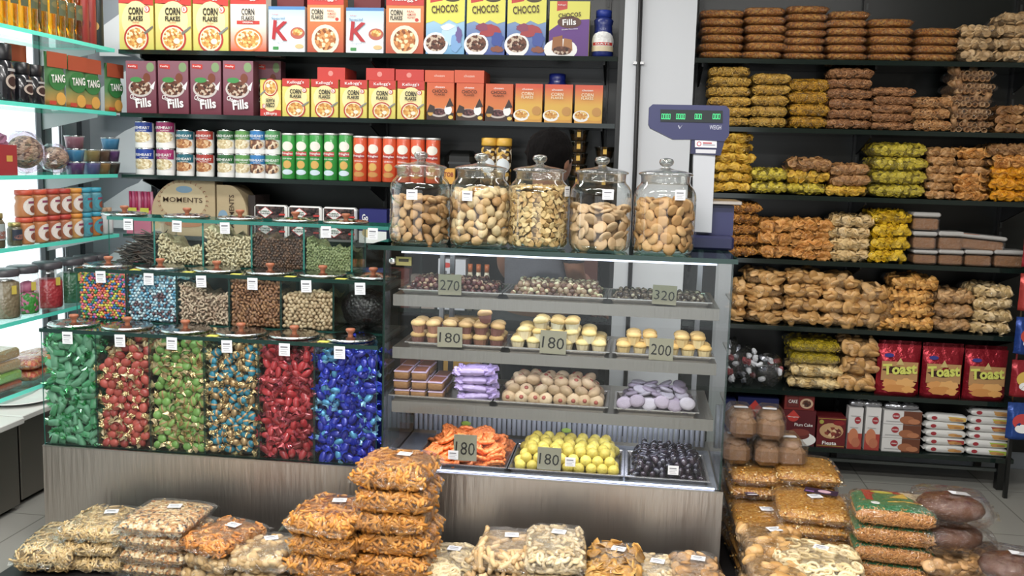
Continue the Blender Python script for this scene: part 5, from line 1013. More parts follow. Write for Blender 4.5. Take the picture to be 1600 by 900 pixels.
for i, c in enumerate(['a8c030', 'a8c030', 'd9a040', 'a8322e', 'c4c040', 'c89a5a']): longpack('white biscuit pack with a %s end, %s from the bottom, right pile' % (['lime', 'bright lime', 'orange and lime', 'red', 'yellow-green', 'tan'][i], ORD[i]), xr2+rnd.uniform(-.006, .006), Z6+.0005+i*.0385, .195, c, i+7, rnd.uniform(-.08, .08))
# hanging packets at the right edge
t = thing('packet_stand', 'black wire stand of snack packets at the right edge of the frame', 'stand')
for x in (1.80, 2.1): obj('post', MB().box(x-.008, x+.008, 4.60, 4.62, 0, 1.3, BLACK), t)
for z in (.42, .62, .82, 1.02, 1.28): obj('hook_bar', MB().box(1.80, 2.1, 4.603, 4.617, z, z+.008, BLACK), t)
for i, (z, c, l) in enumerate([(1.10, 'a01c28', 'red, topmost'), (.90, 'b0342c', 'orange red, second down'), (.70, '1f3f8a', 'blue, middle one'), (.50, '9c1c28', 'crimson, fourth down'), (.30, '274a94', 'blue and red, lowest')]):
    for j in range(2):
        make('snack_packet', 'hanging foil packet, %s, %s column by the right edge' % (l, ('left', 'right')[j]), 'packet', [('packet', MB().add(*foil(.13, .17, .04, None, seed=i), mat(c, .25, .4, bump=.3, bscale=40)).mesh('packet')), ('printed_label', art(MB(), [('disc', .5, .5, .35, .22, mat(['d8b040', 'd9d9d0', 'c8402c', 'd8b040', 'c83a3a'][i], .4)), ('disc', .5, .3, .25, .12, WH)], .13, .17, -.021).mesh('pl'))], (1.825+j*.14, 4.575, z), 0)
# ================================================================ glass jars of biscuits on the display case
CT = 1.213
R_ = .106
K_ = .90
OUT = [(r*1.07, z*K_) for r, z in [(.078, 0), (.090, .004), (.097, .018), (.099, .04), (.099, .205), (.096, .228), (.088, .245), (.080, .254), (.077, .262)]]
NECK = [(r*1.05, z*K_) for r, z in [(.074, .256), (.078, .262), (.079, .285), (.085, .290)]]
LID = [(r*1.05, z*K_) for r, z in [(.086, .290), (.088, .294), (.080, .300), (.06, .306), (.03, .311), (.014, .316), (.012, .322), (.020, .328), (.024, .338), (.021, .348), (.012, .353), (.002, .354)]]
jarm = MB().add(*lathe(OUT, 36, caps=False), JARG); jarm.add(*lathe([(.002, .002), (.075, .002), (.090, .008), (.094, .02), (.086, .012), (.002, .008)], 32, caps=False), clear(tint=(.86, .9, .88), lo=.12, hi=.9, rough=.05)); jarm = jarm.mesh('jar_body')
neckm = MB().add(*lathe(NECK, 36, caps=False), JARL).mesh('neck'); lidm = MB().add(*lathe(LID, 36, caps=False), JARL).mesh('jar_lid')
knobm = MB().add(*ball(.022, .022, .015, 14, 9), clear(tint=(.85, .85, .85), lo=.25, hi=.95, rough=.05), (0, 0, .338*K_)).mesh('lid_knob')
def jar(i, px, label, fill, tagpx):
    q = at(px, 330, 3.28); x = q.x
    t = make('biscuit_jar', label, 'jar', [('jar_body', jarm), ('neck', neckm), ('lid', lidm, [('lid_knob', knobm)])], (x, 3.285, CT+.0005), rnd.uniform(0, 6))
    p = at(tagpx[0], tagpx[1], 3.285-.105); a = math.asin(max(-.95, min(.95, (p.x-x)/.107)))
    s = obj('price_tag', sticker(.038, .034).mesh('price_tag'), None, (x+.1075*math.sin(a), 3.285-.1075*math.cos(a), p.z), Euler((0, 0, a)))
    s.parent = t; s.matrix_parent_inverse = (Matrix.Translation(t.location) @ Matrix.Rotation(t.rotation_euler.z, 4, 'Z')).inverted()
    nm, lab, cat, grp, meshes, r, h, core, cap = fill
    hp = MB(); hp.add(*lathe([(.07, .010), (R_-r*1.5-.004, .014), (R_-r*1.5-.004, h-r), (.04, h-r*.5), (.002, h-r*.4)], 20), core); one(nm+'_heap', 'loose heap of %s in the middle of the jar' % grp, cat, hp, (x, 3.285, CT), kind='stuff')
    z = .012+r*.6; n = 0; L = 0
    while z < h:
        k = int(2*math.pi*(R_-r)/(r*1.75)); 
        for j in range(k):
            a = 2*math.pi*(j+.5*(L % 2)+rnd.uniform(-.2, .2))/k
            if math.sin(a) > .45: continue        # keeps what shows from the front and the sides
            rr_ = R_-r*.72-.003; zz = z+rnd.uniform(-.25, .25)*r+(.01*math.sin(a*2+i) if z > h*.6 else 0)
            N = Vector((math.cos(a), math.sin(a), rnd.uniform(-.7, .7))); N = (N+Vector((rnd.uniform(-.6, .6), rnd.uniform(-.3, .3), rnd.uniform(-.5, .5)))).normalized()
            e = (N.to_track_quat('Z', 'Y').to_matrix() @ Matrix.Rotation(rnd.uniform(0, 6.28), 3, 'Z')).to_euler()
            one(nm, lab, cat, rnd.choice(meshes), (x+rr_*math.cos(a), 3.285+rr_*math.sin(a), CT+max(zz, .014)), e, group=grp); n += 1
        z += r*1.25; L += 1
    for j in range(int(1.6*(R_/r)**2)):
        a = rnd.uniform(0, 6.28); q_ = (R_-r)*rnd.random()**.5
        e = Euler((rnd.uniform(-.7, .7), rnd.uniform(-.7, .7), rnd.uniform(0, 6.28)))
        one(nm, lab, cat, rnd.choice(meshes), (x+q_*math.cos(a), 3.285+q_*math.sin(a), CT+h+rnd.uniform(-.2, .5)*r), e, group=grp)
def pms(cols, geos): return [MB().add(g[0], g[1], mat(c, .6, bump=.25, bscale=90, var=.12)).mesh('piece') for c in cols for g in geos]
def halfmoon(r): V, Fc = ball(r, r*.6, r*.42, 12, 7); V = V.copy(); V[:, 1] += V[:, 0]**2/r*.35; return V, Fc
jar(0, 656, 'glass jar of brown oval biscuits, leftmost on the display case', ('oval_biscuit', 'brown oval biscuit in the leftmost glass jar', 'biscuit', 'brown oval biscuits', pms(['b58a55', 'a67b48', 'c49a66'], [halfmoon(.024), cookie(.023, .013, 12, .7)]), .021, .15, mat('7a5a36', .7), 0), (644, 304))
jar(1, 750, 'glass jar of flaky khari puffs, second from the left on the case', ('khari_puff', 'flaky golden puff in the second glass jar from the left', 'biscuit', 'flaky puffs', pms(['cba46c', 'b88a52', 'd9bc8a', 'e2c896'], [bevbox(.044, .03, .022, .008), ball(.024, .017, .014, 8, 6, lump=.14, seed=3)]), .022, .18, mat('8a6a42', .7), 0), (730, 306))
jar(2, 841, 'glass jar filled to the shoulder with small flat chips', ('bread_chip', 'small pale golden chip in the middle glass jar', 'chip', 'small golden chips', pms(['d9bc80', 'cfae70', 'c49c5c'], [chip(.0125, 9, .0016, .25, 1), chip(.0115, 9, .0016, .4, 2)]), .0125, .205, mat('a5844e', .7), 0), (884, 300))
jar(3, 938, 'glass jar half full of large smooth round biscuits', ('round_biscuit', 'smooth pale round biscuit in the fourth glass jar', 'biscuit', 'smooth round biscuits', pms(['c8a478', 'd0ae84'], [cookie(.024, .011, 16)]), .023, .14, mat('8a6c48', .7), 0), (950, 304))
jar(4, 1038, 'glass jar of golden round biscuits beside the weighing scale', ('golden_biscuit', 'golden nibbed round biscuit in the rightmost glass jar', 'biscuit', 'golden round biscuits', pms(['c49458', 'b8864a', 'cfa268'], [cookie(.0225, .015, 13), cookie(.021, .012, 13)]), .0215, .165, mat('835f38', .7), 0), (1063, 305))
# ================================================================ weighing scale
NAVY = mat('2c2f5c', .4, coat=.1); NAVY2 = mat('23264c', .4)
sy = 3.46
t = thing('weighing_scale', 'navy blue electronic weighing scale with a green lit display on a white column', 'scale', (0, 0, 0))
P = [at(*p, sy) for p in ((1014, 168), (1020, 163), (1134, 165), (1140, 171), (1139, 212), (1132, 221), (1084, 218), (1052, 218), (1016, 200), (1013, 194))]
def prism(P, y0, y1, m, mb=None):
    mb = mb or MB(); k = len(P); V = [(p.x, y0, p.z) for p in P]+[(p.x, y1, p.z) for p in P]
    mb.add(V, [tuple(range(k))[::1], tuple(range(k, 2*k))[::-1]]+[(i, i+k, (i+1) % k+k, (i+1) % k) for i in range(k)], m, smooth=False); return mb
P.reverse()
obj('display_head', prism(P, sy, sy+.06, NAVY), t)
scr = [at(*p, sy) for p in ((1032, 171), (1129, 173), (1129, 192), (1032, 190))][::-1]; s_ = obj('screen', prism(scr, sy-.003, sy+.001, mat('141c1c', .2)), t)
LED_ = mat('19c070', .4, emit=1.4)
for a, b, n in ((1033, 1048, 4), (1056, 1071, 4), (1085, 1097, 3), (1113, 1126, 3)):
    p0, p1 = at(a, 186, sy-.004), at(b, 178, sy-.004); mb = MB(); w = (p1.x-p0.x)/n; h = (p1.z-p0.z)
    for i in range(n):
        x = p0.x+i*w
        for (u0, u1, v0, v1) in ((.1, .25, .05, .95), (.75, .9, .05, .95), (.1, .9, .0, .1), (.1, .9, .9, 1)): mb.box(x+u0*w, x+u1*w, sy-.0045, sy-.003, p0.z+v0*h, p0.z+v1*h, LED_)
    obj('digits', mb, s_)
q0, q1 = at(1104, 203, sy), at(1127, 195, sy); o = obj('lettering', art(MB(), [('text', 'WEIGH', .6, .5, .8, .8, mat('b8bac8', .5))], q1.x-q0.x, q1.z-q0.z, 0), t, ((q0.x+q1.x)/2, sy, q0.z))
q = at(1062, 198, sy); mb = MB(); mb.add([(-.006, 0, .003), (-.003, 0, .006), (0, 0, -.004), (.010, 0, .008), (.0, 0, -.008)], [(0, 1, 2, 4), (2, 3, 4)], mat('b8bac8', .5), smooth=False); obj('logo_mark', mb, t, (q.x, sy-.001, q.z))
P = [at(*p, sy) for p in ((1081, 216), (1133, 218), (1126, 243), (1079, 240))][::-1]; nk = obj('neck', prism(P, sy+.004, sy+.056, NAVY2), t)
P = [at(*p, sy) for p in ((1086, 219), (1120, 220), (1120, 231), (1086, 230))][::-1]; obj('label', prism(P, sy+.0025, sy+.004, mat('dcdce0', .5)), nk)
q0, q1 = at(1086, 231, sy), at(1120, 219, sy); obj('label_print', art(MB(), [('disc', .18, .5, .11, .3, mat('b8404a', .5)), ('disc', .18, .5, .07, .2, mat('dcdce0', .5)), ('rect', .36, .55, .78, .7, mat('b8404a', .5)), ('rect', .36, .36, .94, .44, mat('8a8a94', .5))], q1.x-q0.x, q1.z-q0.z, 0), nk, ((q0.x+q1.x)/2, sy+.0025, q0.z))
P = [at(*p, sy) for p in ((1087, 233), (1119, 234), (1118, 240), (1087, 239))][::-1]; obj('label', prism(P, sy+.0025, sy+.004, mat('c6c6cc', .5)), nk)
P = [at(*p, sy) for p in ((1084, 239), (1118, 241), (1112, 364), (1082, 362))][::-1]; obj('column', prism(P, sy+.01, sy+.05, mat('b9bcc2', .45)), t)
q = at(1060, 300, sy); xa, xb = at(1082, 380, sy).x, at(1142, 380, sy).x
obj('base', MB().add(*bevbox(xb-xa+.02, .26, .05, .008), NAVY2, ((xa+xb)/2, sy+.12, CT+.026), smooth=False), t)
xc = at(1115, 340, sy+.08).x; xd = at(1141, 340, sy+.08).x
b_ = at(1128, 319, sy+.08).z
obj('body', MB().box(xc-.06, xd+.01, sy+.06, sy+.24, CT+.05, b_-.004, NAVY), t)
obj('platform', MB().add(*bevbox(xd-xc+.13, .24, .014, .003), mat('b5aba0', .3, .9), ((xc+xd)/2-.03, sy+.15, b_+.006), smooth=False), t)
# ================================================================ trays in the display case
def tray(x0, x1, y0, y1, z, lab):
    mb = MB(); w, d = x1-x0, y1-y0; h = .018
    V = []
    for (k, zz) in ((.012, 0), (.002, h), (-.006, h), (-.006, h-.003), (.004, h-.002), (.014, .003)):
        V += [(k, k, zz), (w-k, k, zz), (w-k, d-k, zz), (k, d-k, zz)]
    Fc = [(0, 3, 2, 1), (20, 21, 22, 23)]
    for j in range(5):
        for i in range(4): Fc.append((j*4+i, j*4+(i+1) % 4, (j+1)*4+(i+1) % 4, (j+1)*4+i))
    mb.add(V, Fc, mat('b5b0ae', .25, .9), smooth=False)
    one('steel_tray', lab, 'tray', mb, (x0, y0, z+.0005))
TR = [[(628, 783), (790, 946), (953, 1110)], [(637, 787), (793, 950), (960, 1114)], [(612, 770), (773, 948), (962, 1090)], [(648, 793), (796, 972), (979, 1106)]]
TZ = SHC+[.416]; RW = ['top', 'second', 'third', 'bottom']; CN = ['left', 'middle', 'right']
ty0 = 3.25
trx = []
for r, row in enumerate(TR):
    L = []
    for c, (a, b) in enumerate(row):
        py = [460, 545, 630, 735][r]; x0, x1 = at(a, py, ty0+.02).x, at(b, py, ty0+.02).x
        d = .24 if r < 3 else .30; y0 = ty0 if r < 3 else FY+.04
        tray(x0, x1, y0, y0+d, TZ[r], 'shallow steel tray, %s of the %s shelf in the display case' % (CN[c], RW[r])); L.append((x0, x1, y0, y0+d, TZ[r]+.004))
    trx.append(L)
def pile(T, name, label, cat, group, meshes, sx, sy_, sz, layers, orient, shrink=.5, jitter=.12, prof=None, ymax=None):
    x0, x1, y0, y1, z = T; x0 += .012; x1 -= .012; y0 += .012; y1 -= .012; n = 0
    for L in range(layers):
        a, b = x0+sx*shrink*L, x1-sx*shrink*L; c, d = y0+sy_*shrink*L, y1-sy_*shrink*L*.6
        nx, ny = max(1, int(round((b-a)/sx))), max(1, int(round((d-c)/sy_)))
        for j in range(ny):
            if L < layers-1 and 1 < j < ny-1 and layers > 2 and L == 0: continue     # hidden inside the pile
            for i in range(nx):
                u = (i+.5)/nx
                if prof and L >= prof(u, (j+.5)/ny): continue
                x = a+(i+.5+(.0 if j % 2 else .15))*(b-a)/nx; y = c+(j+.5)*(d-c)/ny
                x = min(max(x, x0+sx*.45), x1-sx*.45)
                one(name, label, cat, rnd.choice(meshes), (x+rnd.uniform(-1, 1)*jitter*sx, y+rnd.uniform(-.5, 1)*jitter*sy_, z+sz*(.5+L*.80)+rnd.uniform(0, .1)*sz), orient(L, j), group=group); n += 1
    return n
any_ = lambda L, j: R3()
flat_ = lambda L, j: Euler((rnd.uniform(-.35, .35), rnd.uniform(-.3, .3), rnd.uniform(0, 6.28)))
face = lambda L, j: Euler((1.2+rnd.uniform(-.3, .3), rnd.uniform(-.3, .3), rnd.uniform(-.4, .4))) if L == 0 and j == 0 else Euler((rnd.uniform(.2, .8), rnd.uniform(-.3, .3), rnd.uniform(0, 6.28)))
def nut2(c1, c2, r=.0095, r2=None):
    mb = MB(); mb.add(*ball(r*1.25, r, r, 8, 6), mat(c1, .25, coat=.5, var=.2)); mb.add(*ball(r*.55, r*.78, r*.78, 8, 6), mat(c2, .5, var=.2), (r*.85, 0, 0)); return mb.mesh('piece')
pile(trx[0][0], 'stuffed_date', 'dark red glossy stuffed date on the left tray of the top case shelf', 'sweet', 'stuffed red dates', [nut2('5a1f20', 'b08a70'), nut2('4a181c', '8a5a48'), nut2('6a2a26', 'c0a080')], .021, .026, .018, 3, any_, prof=lambda u, v: 3.2-2.2*max(0, u-.62)*2.2)
pile(trx[0][1], 'almond_sweet', 'brown and cream nut sweet on the middle tray of the top shelf', 'sweet', 'cream nut sweets', [nut2('8a5f48', 'd8c8a0', .010), nut2('a58468', 'e0d4ac', .011), nut2('6a4638', 'b8a482', .010)], .022, .026, .019, 3, any_)
pile(trx[0][2], 'dark_date', 'dark brown date on the right tray of the top shelf', 'sweet', 'dark brown dates', [nut2('4a382e', 'a08c74', .0085), nut2('3a2a26', '6a5444', .0085), nut2('5e4a3a', 'b8a890', .008)], .021, .024, .015, 2, any_)
# muffins
def muffin(cup, top, cherry=None, r=.026, h=.03, spotc=None):
    mb = MB(); n = 20; V, Fc = lathe([(r*.68, 0), (r*.92, h)], n); V = V.copy()
    for i in range(len(V)): a = i % n; k = 1+.04*(1 if a % 2 else -1); V[i, 0] *= k; V[i, 1] *= k
    mb.add(V, Fc, mat(cup, .6, var=.12), smooth=False); mb.add(*lathe([(r*.92, h*.94), (r*1.05, h*1.08), (r*.98, h*1.32), (r*.7, h*1.52), (r*.3, h*1.62), (.001, h*1.64)], 18), mat(top, .6, bump=.3, bscale=70, var=.1))
    if spotc:
        for k in range(4): mb.add(*ball(r*.13, r*.13, r*.08, 6, 4), mat(spotc, .4), (r*.5*math.cos(k*2.1), r*.5*math.sin(k*2.1), h*1.5))
    return mb.mesh('muffin')
m1 = [muffin('8f5f48', 'c8a468'), muffin('a5725a', 'd0ad70'), muffin('7c4c44', 'bb9458')]
m2 = [muffin('e0d6b8', 'e6c878', spotc='b03a30'), muffin('dcc9a0', 'ead08a', spotc='a83428'), muffin('e4dcc0', 'dcb868')]
m3 = [muffin('d9b878', 'dcb66c', r=.026), muffin('dfc48c', 'd8ae60', r=.025)]
def muff(T, spec, label, group, meshes, per, dx=.0, sz=.044):
    x0, x1, y0, y1, z = T
    for (L, n, off, j0) in spec:
        nn = n if isinstance(n, list) else list(range(n))
        for i in nn:
            for j in range(j0):
                x = x0+.035+off*.055+i*per; 
                if x > x1-.028: continue
                one('muffin', label, 'muffin', rnd.choice(meshes), (x+rnd.uniform(-.003, .003), y0+.035+j*.056+rnd.uniform(-.003, .003), z+L*sz), (rnd.uniform(-.12, .12) if L else 0, rnd.uniform(-.12, .12) if L else 0, rnd.uniform(0, 6)), group=group)
muff(trx[1][0], [(0, 6, 0, 3), (1, [0, 1, 2, 3, 4, 5], 0, 2), (2, [4], .3, 1)], 'brown cup muffin on the left tray of the second case shelf', 'brown cup muffins', m1, .056)
muff(trx[1][1], [(0, 6, 0, 4), (1, 5, .4, 3), (2, [1, 2, 3], .4, 2)], 'pale yellow cherry muffin on the middle tray of the second shelf', 'cherry muffins', m2, .056, sz=.036)
for (i, L, up) in [(0, 0, 0), (1, 0, 0), (2, 0, 0), (3, 0, 0), (4, 0, 0), (5, 0, 0), (.6, 1, 1), (1.6, 1, 1), (3.6, 1, 1), (4.6, 1, 1)]:
    x0, x1, y0, y1, z = trx[1][2]
    for j in range(2):
        one('muffin', 'golden cup muffin on the right tray of the second case shelf', 'muffin', rnd.choice(m3), (x0+.032+i*.055, y0+.04+j*.06, z+.0+L*.036), (math.pi if (i*2+j) % 3 == 1 and not up else 0, 0, rnd.uniform(0, 6)) if 0 else (0, 0, rnd.uniform(0, 6)), group='golden cup muffins')
# cake slices in pink wrappers + purple wrapped rolls
x0, x1, y0, y1, z = trx[2][0]
for L in range(3):
    for i in range(3 if L < 2 else 2):
        for j in range(2):
            sl = [('cake', MB().add(*bevbox(.052, .09, .026, .003), mat('96683a', .7, bump=.4, bscale=60)).mesh('cake')), ('wrapper', MB().box(-.027, .027, -.046, .046, .0125, .016, mat('cdb4d4', .35, var=.1)).mesh('wrapper')), ('glaze', MB().box(-.022, .022, -.035, .04, .0155, .0185, mat('8a4f34', .4)).mesh('glaze'))]
            make('cake_slice', 'brown cake slice topped with pale pink wrapper on the third case shelf', 'cake', sl, (x0+.036+i*.062, y0+.055+j*.10, z+.014+L*.034), rnd.uniform(-.1, .1), group='wrapped cake slices')
pr = MB(); pr.add(*pillow(.09, .05, .028, 14, 8, .12, 3, 5), mat('b9a0d8', .3, var=.2, bump=.4, bscale=50, coat=.3), (0, 0, -.014))
for s in (-1, 1): pr.add(*ball(.022, .026, .013, 9, 6, lump=.4, seed=s+2), mat('c0a8e0', .25, coat=.3), (s*.054, 0, 0), smooth=False)
pr = pr.mesh('roll')
for L in range(4):
    for j in range(2): one('wrapped_roll', 'lilac foil wrapped roll stacked in the third case shelf', 'cake roll', pr, (x1-.062-.004*L+rnd.uniform(-.005, .005), y0+.045+j*.06, z+.016+L*.029), (0, rnd.uniform(-.1, .1), rnd.uniform(-.15, .15)), group='lilac wrapped rolls')
nk_ = []
for c in ('b89c78', 'b0926c', 'c0a682'):
    mb = MB(); mb.add(*ball(.0265, .0265, .019, 14, 8), mat(c, .65, bump=.25, bscale=70, var=.1)); mb.add(*ball(.008, .008, .003, 8, 4), mat('96402e', .5), (0, 0, .018)); nk_.append(mb.mesh('biscuit'))
pile(trx[2][1], 'nankhatai', 'round butter biscuit with a red dot on the middle tray of the third shelf', 'biscuit', 'butter biscuits', nk_, .047, .05, .034, 3, face, shrink=.42)
ov = pms(['988a9c', '8e8092', 'a29aa6'], [cookie(.028, .013, 16, .85)])
pile(trx[2][2], 'oval_cookie', 'lilac grey oval cookie on the right tray of the third shelf', 'biscuit', 'lilac grey cookies', ov, .044, .046, .018, 5, flat_, shrink=.22, jitter=.25)
for i in range(6):
    x0, x1, y0, y1, z = trx[2][2]; one('oval_cookie', 'lilac grey oval cookie on the right tray of the third shelf', 'biscuit', ov[i % 3], (x0+.03+i*.043, y0+.008, z+.03+.01*(i % 2)), (1.0, rnd.uniform(-.2, .2), 0), group='lilac grey cookies')
# orange imarti, ladoos, dates
def imarti():
    mb = MB(); m1_ = mat('f4822e', .4, coat=.1, var=.06); mb.add(*torus(.017, .008, 16, 6), m1_); 
    for k in range(9): a = k*.698; mb.add(*torus(.008, .0065, 8, 5), m1_, (.021*math.cos(a), .021*math.sin(a), .002))
    mb.add(*torus(.007, .0045, 8, 5), m1_); return mb.mesh('imarti')
im = [imarti()]
pile(trx[3][0], 'imarti', 'bright orange coiled syrup sweet on the left bottom tray', 'sweet', 'orange coiled sweets', im, .052, .05, .019, 5, lambda L, j: Euler((rnd.uniform(.1, .8), rnd.uniform(-.4, .4), rnd.uniform(0, 6))), shrink=.3, jitter=.2)
ld = [MB().add(*ball(.0215, .0215, .0205, 14, 9), mat(c, .5, bump=.35, bscale=110, var=.06)).mesh('ladoo') for c in ('c8b030', 'd2be3e', 'bca628')]
pile(trx[3][1], 'ladoo', 'round yellow ladoo on the middle bottom tray', 'sweet', 'yellow ladoos', ld, .0425, .043, .030, 3, any_, shrink=.42, jitter=.05)
dt = [MB().add(*ball(.019, .0125, .011, 9, 6, lump=.05), mat(c, .25, coat=.25, var=.25)).mesh('date') for c in ('1e1626', '2c1e2a', '161020')]
pile(trx[3][2], 'black_date', 'glossy black date on the right bottom tray', 'date', 'glossy black dates', dt, .031, .030, .02, 4, any_, shrink=.35, jitter=.2)
# price cards
CARD = mat('8f8a76', .7)
def card(px, py, w, h, txt, label, Y, zb=None):
    a = at(px-w/2, py, Y).x; b = at(px+w/2, py, Y).x; z0, z1 = at(px, py+h/2, Y).z, at(px, py-h/2, Y).z; W, H = b-a, z1-z0
    make('price_card', label, 'price card', [('card', MB().box(-W/2, W/2, 0, .0015, 0, H, CARD).mesh('card')), ('handwriting', art(MB(), [('text', txt, .5, .47, .84, .5, mat('141210', .6), -.05, .0)], W, H, 0).mesh('handwriting'))], ((a+b)/2, Y, z0), rot=(-.06, rnd.uniform(-.03, .03), 0))
card(703, 445, 36, 32, '270', 'grey price card marked 270 in front of the red dates', ty0-.012)
card(1038, 461, 38, 30, '320', 'grey price card marked 320 in front of the dark dates', ty0-.012)
card(703, 527, 39, 31, '180', 'grey price card marked 180 in front of the brown muffins', ty0-.012)
card(864, 535, 41, 36, '180', 'grey price card marked 180 in front of the cherry muffins', ty0-.012)
card(1033, 546, 38, 34, '200', 'grey price card marked 200 in front of the golden muffins', ty0-.012)
card(727, 700, 36, 40, '180', 'grey price card marked 180 in front of the orange sweets', FY+.028)
card(858, 717, 37, 34, '180', 'grey price card marked 180 in front of the yellow ladoos', FY+.028)
for i, (px, py) in enumerate([(708, 711), (891, 722), (1052, 735)]):
    q = at(px, py, FY+.002); one('price_sticker', 'small white price sticker on the case glass in front of the %s' % ('orange sweets', 'yellow ladoos', 'black dates')[i], 'sticker', sticker(.036, .032), (q.x, FY+.0034, q.z))
for i, (px, py) in enumerate([(728, 662), (885, 673)]):
    q = at(px, py, 3.645); one('green_tag', 'small lime green oval tag hanging at the back of the bottom shelf, %s one' % ('left', 'right')[i], 'tag', MB().add(*cookie(.02, .002, 12, .5), mat('a8c83a', .5), (0, 0, 0), Euler((1.57, 0, 0))), (q.x, 3.648, q.z))
# ================================================================ person behind the counter
def skin(name, pts, edges, rad, m, sub=2, parent=None):
    me = bpy.data.meshes.new(name); me.from_pydata(pts, edges, []); me.materials.append(m)
    o = bpy.data.objects.new(name, me); COL.objects.link(o)
    o.modifiers.new('skin', 'SKIN'); s = me.skin_vertices[0].data
    for i, r in enumerate(rad): s[i].radius = (r, r) if not isinstance(r, tuple) else r; s[i].use_root = (i == 0)
    o.modifiers.new('sub', 'SUBSURF').levels = sub; o.modifiers['sub'].render_levels = sub; o.modifiers['skin'].use_smooth_shade = True
    if parent: o.parent = parent
    return o
hx, hy = at(848, 230, 4.12).x, 4.12
SK = mat('8a5f48', .5)
t = thing('person', 'dark-haired person in a grey shirt standing behind the counter, head lowered', 'person', (hx, hy, -.045), 2.5)
pts = [(0, 0, .90), (0, .01, 1.08), (0, .01, 1.26), (0, 0, 1.36), (0, -.02, 1.42), (0, -.05, 1.50), (0, -.06, 1.58),
       (.16, .01, 1.33), (.21, .0, 1.08), (.16, -.16, .93), (.13, -.22, .90), (-.16, .01, 1.33), (-.21, .0, 1.08), (-.16, -.16, .93), (-.13, -.22, .90),
       (.09, 0, .84), (.10, 0, .48), (.10, .02, .10), (.10, -.10, .05), (-.09, 0, .84), (-.10, 0, .48), (-.10, .02, .10), (-.10, -.10, .05)]
ed = [(0, 1), (1, 2), (2, 3), (3, 4), (4, 5), (5, 6), (3, 7), (7, 8), (8, 9), (9, 10), (3, 11), (11, 12), (12, 13), (13, 14), (0, 15), (15, 16), (16, 17), (17, 18), (0, 19), (19, 20), (20, 21), (21, 22)]
rd = [.13, .12, .13, .08, .052, .085, .08, .055, .042, .032, .028, .055, .042, .032, .028, .085, .058, .04, .035, .085, .058, .04, .035]
rd = [(r*1.25, r*.85) if i in (0, 1, 2) else r for i, r in enumerate(rd)]
for s, k in ((1, 10), (-1, 14)):
    for f in range(5):
        b = len(pts); bx = s*(.13+(f-2)*-.014*1); L = (.05, .07, .075, .07, .055)[f]
        x0_ = pts[k][0]+(f-2)*.017*-s
        pts += [(x0_, -.25 if f else -.235, .895), (x0_, -.25-L*.5, .885), (x0_, -.25-L*.8, .865)]; ed += [(k, b), (b, b+1), (b+1, b+2)]; rd += [.010, .009, .007]
skin('body', pts, ed, rd, SK, 2, t)
sh = skin('shirt', [(0, 0, .88), (0, .01, 1.08), (0, .01, 1.27), (0, 0, 1.37), (.165, .01, 1.335), (.215, 0, 1.12), (-.165, .01, 1.335), (-.215, 0, 1.12)], [(0, 1), (1, 2), (2, 3), (3, 4), (4, 5), (3, 6), (6, 7)], [(.19, .13), (.175, .12), (.185, .13), .085, .078, .066, .078, .066], mat('5d5f68', .8, bump=.3, bscale=20), 2, t)
skin('trousers', [(0, 0, .92), (.095, 0, .83), (.10, 0, .48), (.10, .02, .12), (-.095, 0, .83), (-.10, 0, .48), (-.10, .02, .12)], [(0, 1), (1, 2), (2, 3), (0, 4), (4, 5), (5, 6)], [(.165, .12), .105, .08, .065, .105, .08, .065], mat('23262c', .8), 2, t)
hd = MB(); hd.add(*ball(.075, .092, .112, 20, 14), SK, (0, -.07, 1.555))
hd.add(*ball(.013, .02, .022, 8, 6), SK, (0, -.165, 1.54)); hd.add(*ball(.024, .008, .007, 8, 5), mat('7a4038', .5), (0, -.152, 1.505))
for s in (-1, 1): hd.add(*ball(.012, .022, .03, 8, 6), SK, (s*.076, -.065, 1.55)); hd.add(*ball(.011, .006, .007, 8, 5), mat('e4e0dc', .3), (s*.030, -.152, 1.565)); hd.add(*ball(.005, .004, .005, 6, 4), mat('1a1412', .3), (s*.030, -.157, 1.565)); hd.add(*ball(.018, .005, .004, 8, 4), mat('14100e', .7), (s*.030, -.152, 1.585))
obj('head', hd, t)
hr = MB(); V, Fc = ball(.094, .112, .108, 30, 20, lump=.0); rr = random.Random(3); V = V.copy()
for i in range(len(V)):
    p = V[i]; 
    if p[1] < -.06 and p[2] < .02: V[i, 1] = -.06+.3*(p[1]+.06)
    k = 1+.05*math.sin(p[0]*130)*math.sin(p[2]*90+1)+rr.uniform(-.03, .03); V[i] *= k
hr.add(V, Fc, mat('0c0909', .9, bump=.8, bscale=60, stretch=(1, 1, .2), spec=.15), (0, -.045, 1.592))
obj('hair', hr, t)
